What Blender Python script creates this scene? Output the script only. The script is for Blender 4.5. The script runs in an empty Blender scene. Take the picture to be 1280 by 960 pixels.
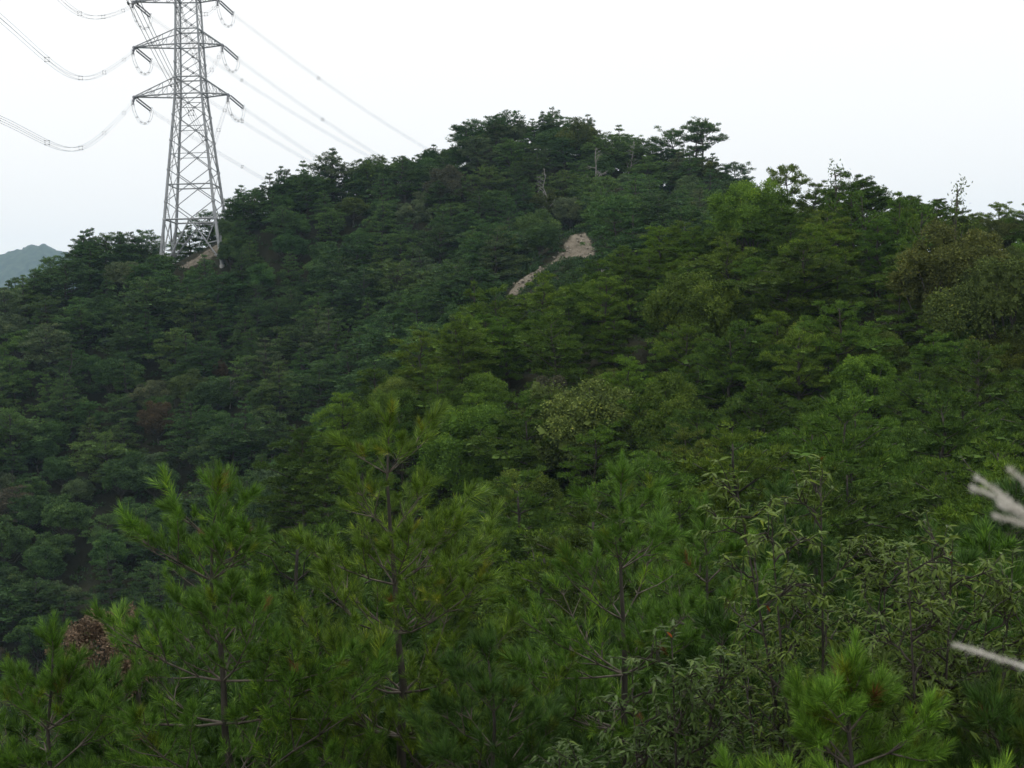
import bpy, math
import numpy as np
from mathutils import Matrix, Vector

rng = np.random.default_rng(11)
SC = bpy.context.scene
COL = SC.collection
PI = math.pi

# ------------------------------------------------------------------ camera
FPX, W0, H0 = 1758.0, 1280.0, 960.0          # focal length in photo pixels
PITCH, ROLL = math.radians(2.0), math.radians(1.5)
_f = np.array([0, math.cos(PITCH), -math.sin(PITCH)])
_r0 = np.array([1.0, 0, 0]); _u0 = np.cross(_r0, _f)
_r = math.cos(ROLL) * _r0 - math.sin(ROLL) * _u0
_u = math.sin(ROLL) * _r0 + math.cos(ROLL) * _u0

cam_data = bpy.data.cameras.new('camera')
cam = bpy.data.objects.new('camera', cam_data); COL.objects.link(cam)
cam_data.sensor_width = 36.0
cam_data.lens = 36.0 * FPX / W0
cam_data.clip_start = 0.1; cam_data.clip_end = 9000.0
cam_data.dof.use_dof = True
cam_data.dof.focus_distance = 22.0
cam_data.dof.aperture_fstop = 8.0
cam.matrix_world = Matrix(((_r[0], _u[0], -_f[0], 0), (_r[1], _u[1], -_f[1], 0), (_r[2], _u[2], -_f[2], 0), (0, 0, 0, 1)))
SC.camera = cam

# ------------------------------------------------------------------ sky, sun, exposure
SUN_EL, SUN_AZ = math.radians(64), math.radians(-40)      # azimuth from +Y (view direction), negative = left
world = bpy.data.worlds.new('World'); SC.world = world; world.use_nodes = True
nt = world.node_tree; nt.nodes.clear()
sky = nt.nodes.new('ShaderNodeTexSky'); sky.sky_type = 'NISHITA'; sky.sun_disc = False
sky.sun_elevation = SUN_EL; sky.sun_rotation = SUN_AZ; sky.air_density = 1.0; sky.dust_density = 4.0; sky.ozone_density = 1.0
hs = nt.nodes.new('ShaderNodeHueSaturation'); hs.inputs['Saturation'].default_value = 0.1
mx = nt.nodes.new('ShaderNodeMix'); mx.data_type = 'RGBA'; mx.inputs['Factor'].default_value = 0.93
mx.inputs['B'].default_value = (8.8, 8.7, 8.55, 1)         # even white overcast layer
bg = nt.nodes.new('ShaderNodeBackground'); bg.inputs['Strength'].default_value = 0.134
wo = nt.nodes.new('ShaderNodeOutputWorld')
nt.links.new(sky.outputs[0], hs.inputs['Color']); nt.links.new(hs.outputs[0], mx.inputs['A'])
nt.links.new(mx.outputs['Result'], bg.inputs['Color']); nt.links.new(bg.outputs[0], wo.inputs['Surface'])

sun_d = bpy.data.lights.new('sun', 'SUN'); sun_d.energy = 1.5; sun_d.angle = math.radians(18); sun_d.color = (1.0, 0.97, 0.92)
sun = bpy.data.objects.new('sun', sun_d); COL.objects.link(sun)
_sd = Vector((math.sin(SUN_AZ) * math.cos(SUN_EL), math.cos(SUN_AZ) * math.cos(SUN_EL), math.sin(SUN_EL)))
sun.rotation_euler = _sd.to_track_quat('Z', 'Y').to_euler()
sun.location = (-60, 80, 200)

SC.view_settings.view_transform = 'Standard'; SC.view_settings.look = 'None'
SC.view_settings.exposure = 0.0; SC.view_settings.gamma = 1.0; SC.view_settings.use_curve_mapping = False
SC.render.engine = 'CYCLES'
SC.cycles.max_bounces = 6; SC.cycles.diffuse_bounces = 2; SC.cycles.glossy_bounces = 2
SC.cycles.transmission_bounces = 4; SC.cycles.volume_bounces = 1; SC.cycles.transparent_max_bounces = 4
SC.cycles.adaptive_threshold = 0.004; SC.cycles.use_denoising = True; SC.cycles.denoising_prefilter = 'ACCURATE'; SC.cycles.denoising_input_passes = 'RGB_ALBEDO_NORMAL'

def P(px, py, Y):
    d = _f + _r * ((px - W0 / 2) / FPX) + _u * ((H0 / 2 - py) / FPX)
    return d * (Y / d[1])

def proj(p):
    p = np.asarray(p, float)
    w = p @ _f
    return np.stack([W0 / 2 + FPX * (p @ _r) / w, H0 / 2 - FPX * (p @ _u) / w], -1)

# ------------------------------------------------------------------ materials
def material(name):
    m = bpy.data.materials.new(name); m.use_nodes = True
    n = m.node_tree.nodes; n.clear()
    return m, n, m.node_tree.links

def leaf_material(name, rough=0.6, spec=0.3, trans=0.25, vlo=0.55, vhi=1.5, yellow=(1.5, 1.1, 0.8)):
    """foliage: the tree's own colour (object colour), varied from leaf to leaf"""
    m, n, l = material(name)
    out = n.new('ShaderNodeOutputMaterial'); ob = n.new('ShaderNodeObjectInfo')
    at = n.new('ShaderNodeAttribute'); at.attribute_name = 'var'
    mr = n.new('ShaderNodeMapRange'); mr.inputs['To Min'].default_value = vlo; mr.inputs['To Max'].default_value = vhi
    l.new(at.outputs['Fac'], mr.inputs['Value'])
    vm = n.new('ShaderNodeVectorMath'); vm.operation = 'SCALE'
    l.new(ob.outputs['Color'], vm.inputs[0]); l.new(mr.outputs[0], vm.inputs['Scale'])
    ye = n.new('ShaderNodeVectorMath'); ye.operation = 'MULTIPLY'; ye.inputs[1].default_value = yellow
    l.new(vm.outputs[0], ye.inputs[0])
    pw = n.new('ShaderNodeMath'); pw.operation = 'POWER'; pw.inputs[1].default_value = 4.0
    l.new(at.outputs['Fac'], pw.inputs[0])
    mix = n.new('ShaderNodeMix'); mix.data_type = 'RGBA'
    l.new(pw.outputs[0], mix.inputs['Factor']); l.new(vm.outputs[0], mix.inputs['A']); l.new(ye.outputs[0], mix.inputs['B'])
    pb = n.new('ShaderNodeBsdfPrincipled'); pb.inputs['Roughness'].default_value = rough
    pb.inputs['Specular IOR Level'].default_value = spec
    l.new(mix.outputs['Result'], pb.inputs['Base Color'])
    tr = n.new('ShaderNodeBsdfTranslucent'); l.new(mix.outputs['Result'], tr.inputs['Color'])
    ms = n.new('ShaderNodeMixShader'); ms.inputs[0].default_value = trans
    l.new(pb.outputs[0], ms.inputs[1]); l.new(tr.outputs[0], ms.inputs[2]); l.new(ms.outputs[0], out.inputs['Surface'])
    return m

def noise_material(name, c1, c2, scale=3.0, rough=0.85, metallic=0.0, detail=6.0, spec=0.3, stretch=(1, 1, 1), bump=0.0):
    m, n, l = material(name)
    out = n.new('ShaderNodeOutputMaterial'); pb = n.new('ShaderNodeBsdfPrincipled')
    tc = n.new('ShaderNodeTexCoord'); mp = n.new('ShaderNodeMapping'); mp.inputs['Scale'].default_value = stretch
    no = n.new('ShaderNodeTexNoise'); no.inputs['Scale'].default_value = scale; no.inputs['Detail'].default_value = detail
    l.new(tc.outputs['Object'], mp.inputs['Vector']); l.new(mp.outputs[0], no.inputs['Vector'])
    cr = n.new('ShaderNodeValToRGB'); cr.color_ramp.elements[0].position = 0.32; cr.color_ramp.elements[1].position = 0.68
    cr.color_ramp.elements[0].color = (*c1, 1); cr.color_ramp.elements[1].color = (*c2, 1)
    l.new(no.outputs['Fac'], cr.inputs[0]); l.new(cr.outputs[0], pb.inputs['Base Color'])
    pb.inputs['Roughness'].default_value = rough; pb.inputs['Metallic'].default_value = metallic
    pb.inputs['Specular IOR Level'].default_value = spec
    if bump:
        bp = n.new('ShaderNodeBump'); bp.inputs['Strength'].default_value = bump
        l.new(no.outputs['Fac'], bp.inputs['Height']); l.new(bp.outputs[0], pb.inputs['Normal'])
    l.new(pb.outputs[0], out.inputs['Surface'])
    return m

M_FAR = leaf_material('foliage_hill', rough=0.7, spec=0.05, trans=0.12, vlo=0.45, vhi=1.75)
M_NEEDLE = leaf_material('needles_near', rough=0.5, spec=0.2, trans=0.16, vlo=0.42, vhi=1.75, yellow=(1.7, 1.25, 0.7))
M_LEAF = leaf_material('leaves_near', rough=0.45, spec=0.16, trans=0.3, vlo=0.6, vhi=1.45, yellow=(1.35, 1.1, 0.6))
M_BARK = noise_material('bark_pine', (0.026, 0.024, 0.020), (0.085, 0.076, 0.062), 14, 0.9, stretch=(1, 1, 0.3), bump=0.4)
M_TWIG = noise_material('bark_twig', (0.05, 0.042, 0.034), (0.17, 0.145, 0.12), 12, 0.8, stretch=(1, 1, 1))
M_BARK_DK = noise_material('bark_oak', (0.02, 0.018, 0.015), (0.06, 0.05, 0.042), 18, 0.9)
M_TANGLE = noise_material('leafless_twigs', (0.07, 0.06, 0.055), (0.15, 0.13, 0.12), 4, 0.9)
M_DEAD = noise_material('dead_wood', (0.16, 0.15, 0.14), (0.34, 0.325, 0.30), 4, 0.85)
M_STEEL = noise_material('galvanised_steel', (0.24, 0.255, 0.27), (0.38, 0.395, 0.41), 0.8, 0.55, metallic=0.25, spec=0.4)
M_PORC = noise_material('insulator_porcelain', (0.05, 0.055, 0.075), (0.09, 0.095, 0.12), 3, 0.3)
M_WIRE = noise_material('aluminium_cable', (0.16, 0.17, 0.18), (0.22, 0.23, 0.24), 2, 0.5, metallic=0.3)
M_PLUME = noise_material('plume_hair', (0.60, 0.57, 0.50), (0.84, 0.82, 0.76), 40, 0.9)
M_STRAW = noise_material('grass_stem', (0.20, 0.16, 0.07), (0.30, 0.25, 0.12), 20, 0.7)

def ground_material():
    m, n, l = material('forest_ground')
    out = n.new('ShaderNodeOutputMaterial'); pb = n.new('ShaderNodeBsdfPrincipled')
    tc = n.new('ShaderNodeTexCoord')
    no = n.new('ShaderNodeTexNoise'); no.inputs['Scale'].default_value = 0.6; no.inputs['Detail'].default_value = 9
    n2 = n.new('ShaderNodeTexNoise'); n2.inputs['Scale'].default_value = 0.75; n2.inputs['Detail'].default_value = 8; n2.inputs['Roughness'].default_value = 0.7
    mp = n.new('ShaderNodeMapping'); mp.inputs['Scale'].default_value = (1.6, 0.8, 1.6)
    l.new(tc.outputs['Object'], no.inputs['Vector']); l.new(tc.outputs['Object'], mp.inputs[0]); l.new(mp.outputs[0], n2.inputs['Vector'])
    c1 = n.new('ShaderNodeValToRGB'); c1.color_ramp.elements[0].color = (0.014, 0.018, 0.009, 1); c1.color_ramp.elements[1].color = (0.036, 0.034, 0.018, 1)
    c2 = n.new('ShaderNodeValToRGB'); c2.color_ramp.elements[0].color = (0.07, 0.058, 0.042, 1); c2.color_ramp.elements[1].color = (0.265, 0.235, 0.185, 1)
    c2.color_ramp.elements[0].position = 0.28; c2.color_ramp.elements[1].position = 0.72
    l.new(no.outputs['Fac'], c1.inputs[0]); l.new(n2.outputs['Fac'], c2.inputs[0])
    at = n.new('ShaderNodeAttribute'); at.attribute_name = 'bare'
    ad = n.new('ShaderNodeMath'); ad.operation = 'ADD'
    sb = n.new('ShaderNodeMath'); sb.operation = 'SUBTRACT'; sb.inputs[1].default_value = 0.5
    l.new(n2.outputs['Fac'], sb.inputs[0]); l.new(at.outputs['Fac'], ad.inputs[0]); l.new(sb.outputs[0], ad.inputs[1])
    mr = n.new('ShaderNodeMapRange'); mr.inputs['From Min'].default_value = 0.4; mr.inputs['From Max'].default_value = 0.6
    l.new(ad.outputs[0], mr.inputs['Value'])
    mix = n.new('ShaderNodeMix'); mix.data_type = 'RGBA'
    l.new(mr.outputs[0], mix.inputs['Factor']); l.new(c1.outputs[0], mix.inputs['A']); l.new(c2.outputs[0], mix.inputs['B'])
    l.new(mix.outputs['Result'], pb.inputs['Base Color']); pb.inputs['Roughness'].default_value = 0.95
    pb.inputs['Specular IOR Level'].default_value = 0.1
    bp = n.new('ShaderNodeBump'); bp.inputs['Strength'].default_value = 0.8; bp.inputs['Distance'].default_value = 0.4
    l.new(n2.outputs['Fac'], bp.inputs['Height']); l.new(bp.outputs[0], pb.inputs['Normal'])
    l.new(pb.outputs[0], out.inputs['Surface'])
    return m
M_GROUND = ground_material()
M_HILL = noise_material('wooded_hill', (0.02, 0.035, 0.016), (0.055, 0.08, 0.035), 0.09, 0.9, detail=10)

# ------------------------------------------------------------------ mesh helpers
def norm(v):
    v = np.asarray(v, float)
    return v / np.maximum(np.linalg.norm(v, axis=-1, keepdims=True), 1e-9)

class Geo:
    def __init__(s): s.v, s.t, s.q, s.a, s.n = [], [], [], [], 0
    def add(s, V, T=None, Q=None, a=None):
        V = np.asarray(V, float).reshape(-1, 3)
        if T is not None and len(T): s.t.append(np.asarray(T, np.int64).reshape(-1, 3) + s.n)
        if Q is not None and len(Q): s.q.append(np.asarray(Q, np.int64).reshape(-1, 4) + s.n)
        s.v.append(V); s.a.append(np.full(len(V), 0.5) if a is None else np.asarray(a, float)); s.n += len(V)
        return s
    def mesh(s, name, mat, smooth=False, attr='var'):
        me = bpy.data.meshes.new(name)
        V = np.concatenate(s.v) if s.v else np.zeros((0, 3))
        T = np.concatenate(s.t) if s.t else np.zeros((0, 3), np.int64)
        Q = np.concatenate(s.q) if s.q else np.zeros((0, 4), np.int64)
        me.vertices.add(len(V)); me.vertices.foreach_set('co', V.astype(np.float32).ravel())
        me.loops.add(T.size + Q.size); me.loops.foreach_set('vertex_index', np.concatenate([T.ravel(), Q.ravel()]).astype(np.int32))
        me.polygons.add(len(T) + len(Q))
        st = np.concatenate([np.arange(len(T)) * 3, T.size + np.arange(len(Q)) * 4]).astype(np.int32)
        me.polygons.foreach_set('loop_start', st)
        if smooth: me.polygons.foreach_set('use_smooth', np.ones(len(st), bool))
        me.update(calc_edges=True)
        if attr:
            A = me.attributes.new(attr, 'FLOAT', 'POINT'); A.data.foreach_set('value', np.concatenate(s.a).astype(np.float32))
        me.materials.append(mat)
        return me

def tube(g, pts, rad, sides=6):
    pts = np.asarray(pts, float); n = len(pts)
    rad = np.broadcast_to(np.asarray(rad, float), (n,))
    d = np.gradient(pts, axis=0); d = norm(d)
    ref = np.array([0, 0, 1.0]) if abs(d[0][2]) < 0.8 else np.array([1.0, 0, 0])
    a = norm(np.cross(d, ref)); b = np.cross(d, a)
    th = np.arange(sides) * 2 * PI / sides
    ring = pts[:, None] + rad[:, None, None] * (np.cos(th)[None, :, None] * a[:, None] + np.sin(th)[None, :, None] * b[:, None])
    i = np.arange(n - 1)[:, None] * sides; j = np.arange(sides)[None]; k = (j + 1) % sides
    Q = np.stack([i + j, i + k, i + sides + k, i + sides + j], -1)
    V = np.concatenate([ring.reshape(-1, 3), pts[-1:]])
    tip = np.stack([(n - 1) * sides + np.arange(sides), (n - 1) * sides + (np.arange(sides) + 1) % sides, np.full(sides, n * sides)], -1)
    g.add(V, tip, Q)

def blades(g, pos, dirv, length, width, var, mid=0.45):
    """diamond shaped blades (needle groups, leaves): 4 vertices, one quad each"""
    n = len(pos); dirv = norm(dirv)
    side = norm(np.cross(dirv, norm(rng.normal(size=(n, 3)))))
    L = np.broadcast_to(length, (n,))[:, None]; Wd = np.broadcast_to(width, (n,))[:, None]
    c = pos + dirv * L * mid
    V = np.stack([pos, c + side * Wd / 2, pos + dirv * L, c - side * Wd / 2], 1).reshape(-1, 3)
    g.add(V, None, np.arange(4 * n).reshape(-1, 4), np.repeat(np.broadcast_to(var, (n,)), 4))

def needles(g, pos, dirv, length, width, var):
    """slim needles: one long triangle each"""
    n = len(pos); dirv = norm(dirv); side = norm(np.cross(dirv, norm(rng.normal(size=(n, 3)))))
    L = np.broadcast_to(length, (n,))[:, None]
    V = np.stack([pos - side * width / 2, pos + side * width / 2, pos + dirv * L], 1).reshape(-1, 3)
    g.add(V, np.arange(3 * n).reshape(-1, 3), None, np.repeat(np.broadcast_to(var, (n,)), 3))

def link(name, data, parent=None, loc=None, rotz=0.0, scale=1.0, color=None):
    o = bpy.data.objects.new(name, data); COL.objects.link(o)
    if parent is not None: o.parent = parent
    if loc is not None: o.location = tuple(loc)
    if rotz: o.rotation_euler = (0, 0, rotz)
    if scale != 1.0: o.scale = (scale,) * 3 if np.isscalar(scale) else tuple(scale)
    if color is not None: o.color = (*color, 1.0)
    return o

def tag(o, label, cat, group=None, kind=None):
    o['label'] = label; o['category'] = cat
    if group: o['group'] = group
    if kind: o['kind'] = kind
    return o

# ------------------------------------------------------------------ terrain
ctl = []
def cp(px, py, Y): ctl.append(P(px, py, Y))
# far hill: crest
for a in [(-60, 428, 232), (0, 404, 236), (60, 384, 240), (110, 352, 243), (160, 352, 245), (200, 340, 245), (245, 324, 246), (275, 306, 247), (300, 297, 248),
          (350, 265, 250), (420, 252, 255), (480, 242, 258), (540, 228, 260), (580, 208, 262), (640, 190, 265), (700, 190, 265), (740, 200, 262),
          (790, 222, 258), (830, 236, 255), (880, 242, 250), (920, 262, 243), (965, 320, 232),
          # far hill: face
          (100, 450, 222), (100, 560, 202), (100, 680, 182), (0, 600, 195), (0, 750, 172), (250, 420, 226), (250, 520, 205), (250, 640, 184),
          (400, 350, 235), (400, 450, 211), (400, 560, 188), (550, 300, 238), (550, 400, 212), (640, 262, 245), (640, 335, 222), (760, 262, 240),
          (820, 292, 226), (490, 480, 190), (330, 680, 172),
          # scar on the saddle
          (722, 292, 204), (724, 325, 196), (690, 322, 199), (650, 352, 190), (625, 385, 186), (790, 322, 178),
          # middle hill: crest and left spur
          (880, 350, 128), (1000, 350, 116), (1150, 382, 102), (1280, 436, 96), (820, 385, 128), (760, 420, 122), (680, 455, 116), (560, 505, 106), (480, 565, 99), (400, 650, 93),
          # middle hill: face
          (900, 520, 96), (1050, 480, 92), (1000, 680, 71), (1200, 600, 76), (1250, 740, 56), (700, 680, 80), (590, 700, 84), (900, 760, 60), (640, 900, 50), (800, 890, 42),
          (1000, 830, 46), (1200, 880, 36), (500, 800, 76)]:
    cp(*a)
for p in [(0, 0, -1.7), (-4, 0, -2.0), (4, 0, -1.6), (0, -15, -1.0), (-20, -15, -5), (20, -15, -2), (0, 4, -3.1), (4, 4, -2.5), (-4, 4, -4.0), (0, 9, -5.6), (5, 9, -4.6), (-5, 9, -6.2),
          (0, 15, -9), (8, 15, -7), (-8, 15, -9.6), (0, 25, -14), (9, 25, -10.5), (-10, 25, -13.5), (25, 25, -6), (25, 5, -3), (-25, 5, -14), (-18, 46, -27),
          (-32, 90, -42), (-36, 125, -46), (-60, 120, -44), (-70, 60, -42), (-12, 132, -24), (-5, 142, -16), (2, 155, -6), (60, 60, 0), (70, 110, 2),
          (-75, 300, -12), (-55, 300, -2), (-30, 305, 3), (0, 320, 8), (30, 310, 5), (60, 260, 0), (60, 190, -5), (75, 150, -6), (100, 260, -25), (-110, 240, -22), (-110, 170, -40), (-110, 300, -20),
          (-130, 345, 2), (-115, 350, 7), (-95, 360, -2), (60, 400, -20), (0, 420, -25), (-60, 420, -25), (-130, 420, -25), (130, 420, -30), (130, 200, -30), (130, 60, -10), (130, -15, -10), (-130, -15, -30), (-130, 90, -45)]:
    ctl.append(np.array(p, float))
ctl = np.array(ctl)

def _phi(r2): return 0.5 * r2 * np.log(np.maximum(r2, 1e-9))
def _tps_fit(c):
    S = 100.0; xy = c[:, :2] / S; n = len(c)
    K = _phi(((xy[:, None] - xy[None]) ** 2).sum(-1)) + np.eye(n) * 2e-4
    A = np.zeros((n + 3, n + 3)); A[:n, :n] = K; A[:n, n] = 1; A[:n, n + 1:] = xy; A[n, :n] = 1; A[n + 1:, :n] = xy.T
    b = np.zeros(n + 3); b[:n] = c[:, 2]
    return np.linalg.solve(A, b)
_w = _tps_fit(ctl)
def tps(x, y):
    S = 100.0; x = np.atleast_1d(np.asarray(x, float)); y = np.atleast_1d(np.asarray(y, float))
    sh = x.shape; q = np.stack([x.ravel(), y.ravel()], -1) / S; out = np.empty(len(q)); n = len(ctl); cxy = ctl[:, :2] / S
    for i in range(0, len(q), 4000):
        k = q[i:i + 4000]
        out[i:i + 4000] = _phi(((k[:, None] - cxy[None]) ** 2).sum(-1)) @ _w[:n] + _w[n] + k @ _w[n + 1:]
    return out.reshape(sh)
def sstep(a, b, x): t = np.clip((x - a) / (b - a), 0, 1); return t * t * (3 - 2 * t)
def height(x, y):
    x = np.atleast_1d(np.asarray(x, float)); y = np.atleast_1d(np.asarray(y, float))
    w = (1 - sstep(120, 190, np.abs(x))) * (1 - sstep(390, 470, y)) * sstep(-70, -15, y)
    z = tps(np.clip(x, -190, 190), np.clip(y, -70, 470))
    out = -55 + 6 * np.sin(x / 170 + 1) * np.cos(y / 210) + 3 * np.sin(x / 61) * np.sin(y / 77 + 2)
    rough = 0.22 * np.sin(x * 0.9 + np.sin(y * 0.5) * 2) * np.sin(y * 1.1 + np.sin(x * 0.7)) * sstep(12, 40, y)
    return w * (z + rough) + (1 - w) * out

def axis(lo, hi, step, far):
    a = list(np.arange(lo, hi + 1e-6, step)); s = step
    b = [a[-1]]
    while b[-1] < far[1]: s *= 1.35; b.append(min(b[-1] + s, far[1]))
    s = step; c = [a[0]]
    while c[-1] > far[0]: s *= 1.35; c.append(max(c[-1] - s, far[0]))
    return np.array(c[::-1][:-1] + a + b[1:])

BARE = [  # bare soil: centre pixel, depth, radius in metres (x, y)
    (722, 303, 201, 1.7, 3.4), (735, 314, 197, 1.2, 2.0), (712, 316, 199, 0.9, 1.6), (692, 326, 198, 0.9, 2.0), (676, 338, 194, 0.8, 2.2), (660, 350, 190, 1.1, 2.4), (645, 360, 188, 1.3, 2.0),
    (258, 319, 245.5, 3.0, 2.2), (238, 328, 244.5, 2.0, 1.6), (272, 310, 247, 1.6, 2.0)]
_bare = [(P(a, b, c), d, e) for a, b, c, d, e in BARE]
def bare_at(x, y, grow=0.0):
    r = np.zeros(np.shape(x))
    for p, a, b in _bare:
        r = np.maximum(r, 1.25 - np.sqrt(((x - p[0]) / (a + grow)) ** 2 + ((y - p[1]) / (b + grow)) ** 2) * 0.75)
    return np.clip(r, 0, 1)

gx = axis(-135, 125, 2.0, (-3400, 3400)); gy = axis(-20, 400, 2.0, (-400, 3900))
X, Y = np.meshgrid(gx, gy); Z = height(X, Y)
g = Geo(); nx, ny = len(gx), len(gy)
i = np.arange(ny - 1)[:, None] * nx + np.arange(nx - 1)[None]
g.add(np.stack([X, Y, Z], -1).reshape(-1, 3), None, np.stack([i, i + 1, i + nx + 1, i + nx], -1).reshape(-1, 4), bare_at(X, Y).ravel())
ground = link('ground', g.mesh('ground', M_GROUND, True, 'bare')); ground['kind'] = 'structure'
ground['label'] = 'brown forest floor with bare sandy scars on the saddle and under the pylon'

# far off wooded hills (bumpy with tree crowns)
def far_hill(name, label, ridge, Yc, depth, base):
    """ridge: list of (px, py) skyline at depth Yc"""
    r = np.array([P(a, b, Yc) for a, b in ridge])
    xs = np.arange(r[0, 0], r[-1, 0], Yc / 420); us = np.linspace(-1, 1, 60)
    zr = np.interp(xs, r[:, 0], r[:, 2])
    XX, UU = np.meshgrid(xs, us); ZZ = base + (np.tile(zr, (60, 1)) - base) * (1 - np.abs(UU) ** 1.5)
    YY = Yc + UU * depth
    k = Yc / 420.0
    bump = np.abs(np.sin(XX / k * 0.55 + np.sin(YY / k * 0.4) * 1.5)) * np.abs(np.sin(YY / k * 0.5 + np.sin(XX / k * 0.23) * 2)) + rng.random(XX.shape) * 0.5
    ZZ = ZZ + bump * k * 1.3
    g = Geo(); m = len(xs); i = np.arange(59)[:, None] * m + np.arange(m - 1)[None]
    g.add(np.stack([XX + rng.normal(size=XX.shape) * k * 0.3, YY, ZZ], -1).reshape(-1, 3), None, np.stack([i, i + 1, i + m + 1, i + m], -1).reshape(-1, 4))
    o = link(name, g.mesh(name, M_HILL, False, None)); o['kind'] = 'structure'; o['label'] = label
far_hill('distant_hill', 'hazy blue wooded hill on the horizon at the far left', [(-420, 425), (-220, 380), (-120, 362), (-40, 345), (0, 326), (22, 316), (46, 309), (66, 313), (88, 324), (120, 336), (160, 336), (190, 326), (215, 330), (260, 350), (420, 420)], 3500, 380, -60)

# ------------------------------------------------------------------ tree generators (hill trees)
def path_between(p0, p1, n, wob):
    t = np.linspace(0, 1, n)[:, None]
    q = p0 + (p1 - p0) * t + rng.normal(size=(n, 3)) * wob * np.sin(t * PI)
    return q

def gen_pine(H, R, base, ntier, tuft_n, blade_n, bl, bw, flat=0.16, prof='dome', lean=0.05, per=(4, 7)):
    """layered pine: trunk, whorled limbs, flat needle pads.  returns trunk mesh geo, crown geo"""
    tg, cg = Geo(), Geo()
    top = np.array([rng.normal() * lean * H, rng.normal() * lean * H, H])
    tp = path_between(np.zeros(3), top, 8, 0.02 * H); tp[0] = (0, 0, -0.6)
    tube(tg, tp, np.linspace(0.024 * H, 0.005 * H, 8), 6)
    hs_ = np.linspace(base, 0.97, ntier) + rng.normal(size=ntier) * 0.012
    pos, dr = [], []
    w = []
    for h in hs_:
        u = float(np.clip((h - base) / (1 - base), 0, 0.985))
        if prof == 'dome': rr = R * (1 - u ** 2.2) ** 0.6 * (0.72 + 0.28 * min(1, u * 4)) + 0.06 * R
        elif prof == 'cone': rr = R * (1 - u) ** 0.8 + 0.07 * R
        else: rr = R * (0.75 + 0.5 * math.sin(PI * min(1, u * 1.15))) * (1 - 0.45 * u ** 3)
        c = np.array([np.interp(h * H, tp[:, 2], tp[:, k]) for k in range(3)])
        nb = rng.integers(*per); az0 = rng.random() * 6.28
        for b in range(nb):
            az = az0 + b * 2 * PI / nb + rng.normal() * 0.3
            L = rr * rng.uniform(0.6, 1.12)
            el = (0.12 + 0.5 * u) if prof != 'cone' else (-0.05 + 0.5 * u)
            el += rng.normal() * 0.1
            d = np.array([math.cos(az) * math.cos(el), math.sin(az) * math.cos(el), math.sin(el)])
            e = c + d * L; bp = path_between(c, e, 4, 0.03 * L)
            bp[2:, 2] += 0.06 * L
            tube(tg, bp, np.linspace(0.009 * H * (1.15 - u), 0.002 * H, 4), 4)
            w.append((c, e, d, L, az))
    tot = sum(x[3] ** 1.5 for x in w)
    for c, e, d, L, az in w:
        n = max(6, int(tuft_n * L ** 1.5 / tot))
        # pads: several ovals along the outer two thirds of the limb
        npad = max(2, int(1.6 + L * 1.25))
        t = rng.uniform(0.35, 1.02, npad)
        sd = np.array([-math.sin(az), math.cos(az), 0])
        pc = c + (e - c) * t[:, None] + sd * (rng.normal(size=(npad, 1)) * 0.2 * L * t[:, None]) + np.array([0, 0, 1]) * (rng.normal(size=(npad, 1)) * 0.06 * L + 0.06 * L)
        k = rng.integers(0, npad, n)
        s = (0.17 * L + 0.12) * rng.uniform(0.7, 1.2, npad)
        off = norm(rng.normal(size=(n, 3))) * rng.random((n, 1)) ** 0.4
        off[:, 2] = np.abs(off[:, 2]) * flat * 2.2 - flat * 0.5 * (off[:, 0] ** 2 + off[:, 1] ** 2)
        pp = pc[k] + off * s[k][:, None] * np.array([1, 1, 1.0])
        m_ = npad * 9; k_ = np.repeat(np.arange(npad), 9); sz = s[k_]  # broad blades under each pad, added to block light and darken undersides
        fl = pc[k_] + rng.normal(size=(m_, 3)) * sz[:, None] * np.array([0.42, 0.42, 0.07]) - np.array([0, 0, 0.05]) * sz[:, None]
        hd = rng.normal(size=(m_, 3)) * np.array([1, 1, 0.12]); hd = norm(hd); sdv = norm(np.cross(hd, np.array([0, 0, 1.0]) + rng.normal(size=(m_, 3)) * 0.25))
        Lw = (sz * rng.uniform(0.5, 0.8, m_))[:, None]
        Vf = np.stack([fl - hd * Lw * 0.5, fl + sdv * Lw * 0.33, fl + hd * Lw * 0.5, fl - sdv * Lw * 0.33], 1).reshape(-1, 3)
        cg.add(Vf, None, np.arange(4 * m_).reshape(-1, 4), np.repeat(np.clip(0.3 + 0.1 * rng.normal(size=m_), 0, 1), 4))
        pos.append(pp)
        out = norm(pp - c) * np.array([1, 1, 0.3]); dr.append(out * 0.55 + np.array([0, 0, 0.75]))
    pos = np.concatenate(pos); dr = np.concatenate(dr); n = len(pos)
    v0 = np.clip(0.45 + 0.18 * rng.normal(size=n), 0, 1)
    for j in range(blade_n):
        blades(cg, pos + rng.normal(size=(n, 3)) * bl * 0.18, dr + rng.normal(size=(n, 3)) * 0.55, bl * rng.uniform(0.7, 1.25, n), bw, np.clip(v0 + rng.normal(size=n) * 0.12, 0, 1))
    return tg, cg

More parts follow.
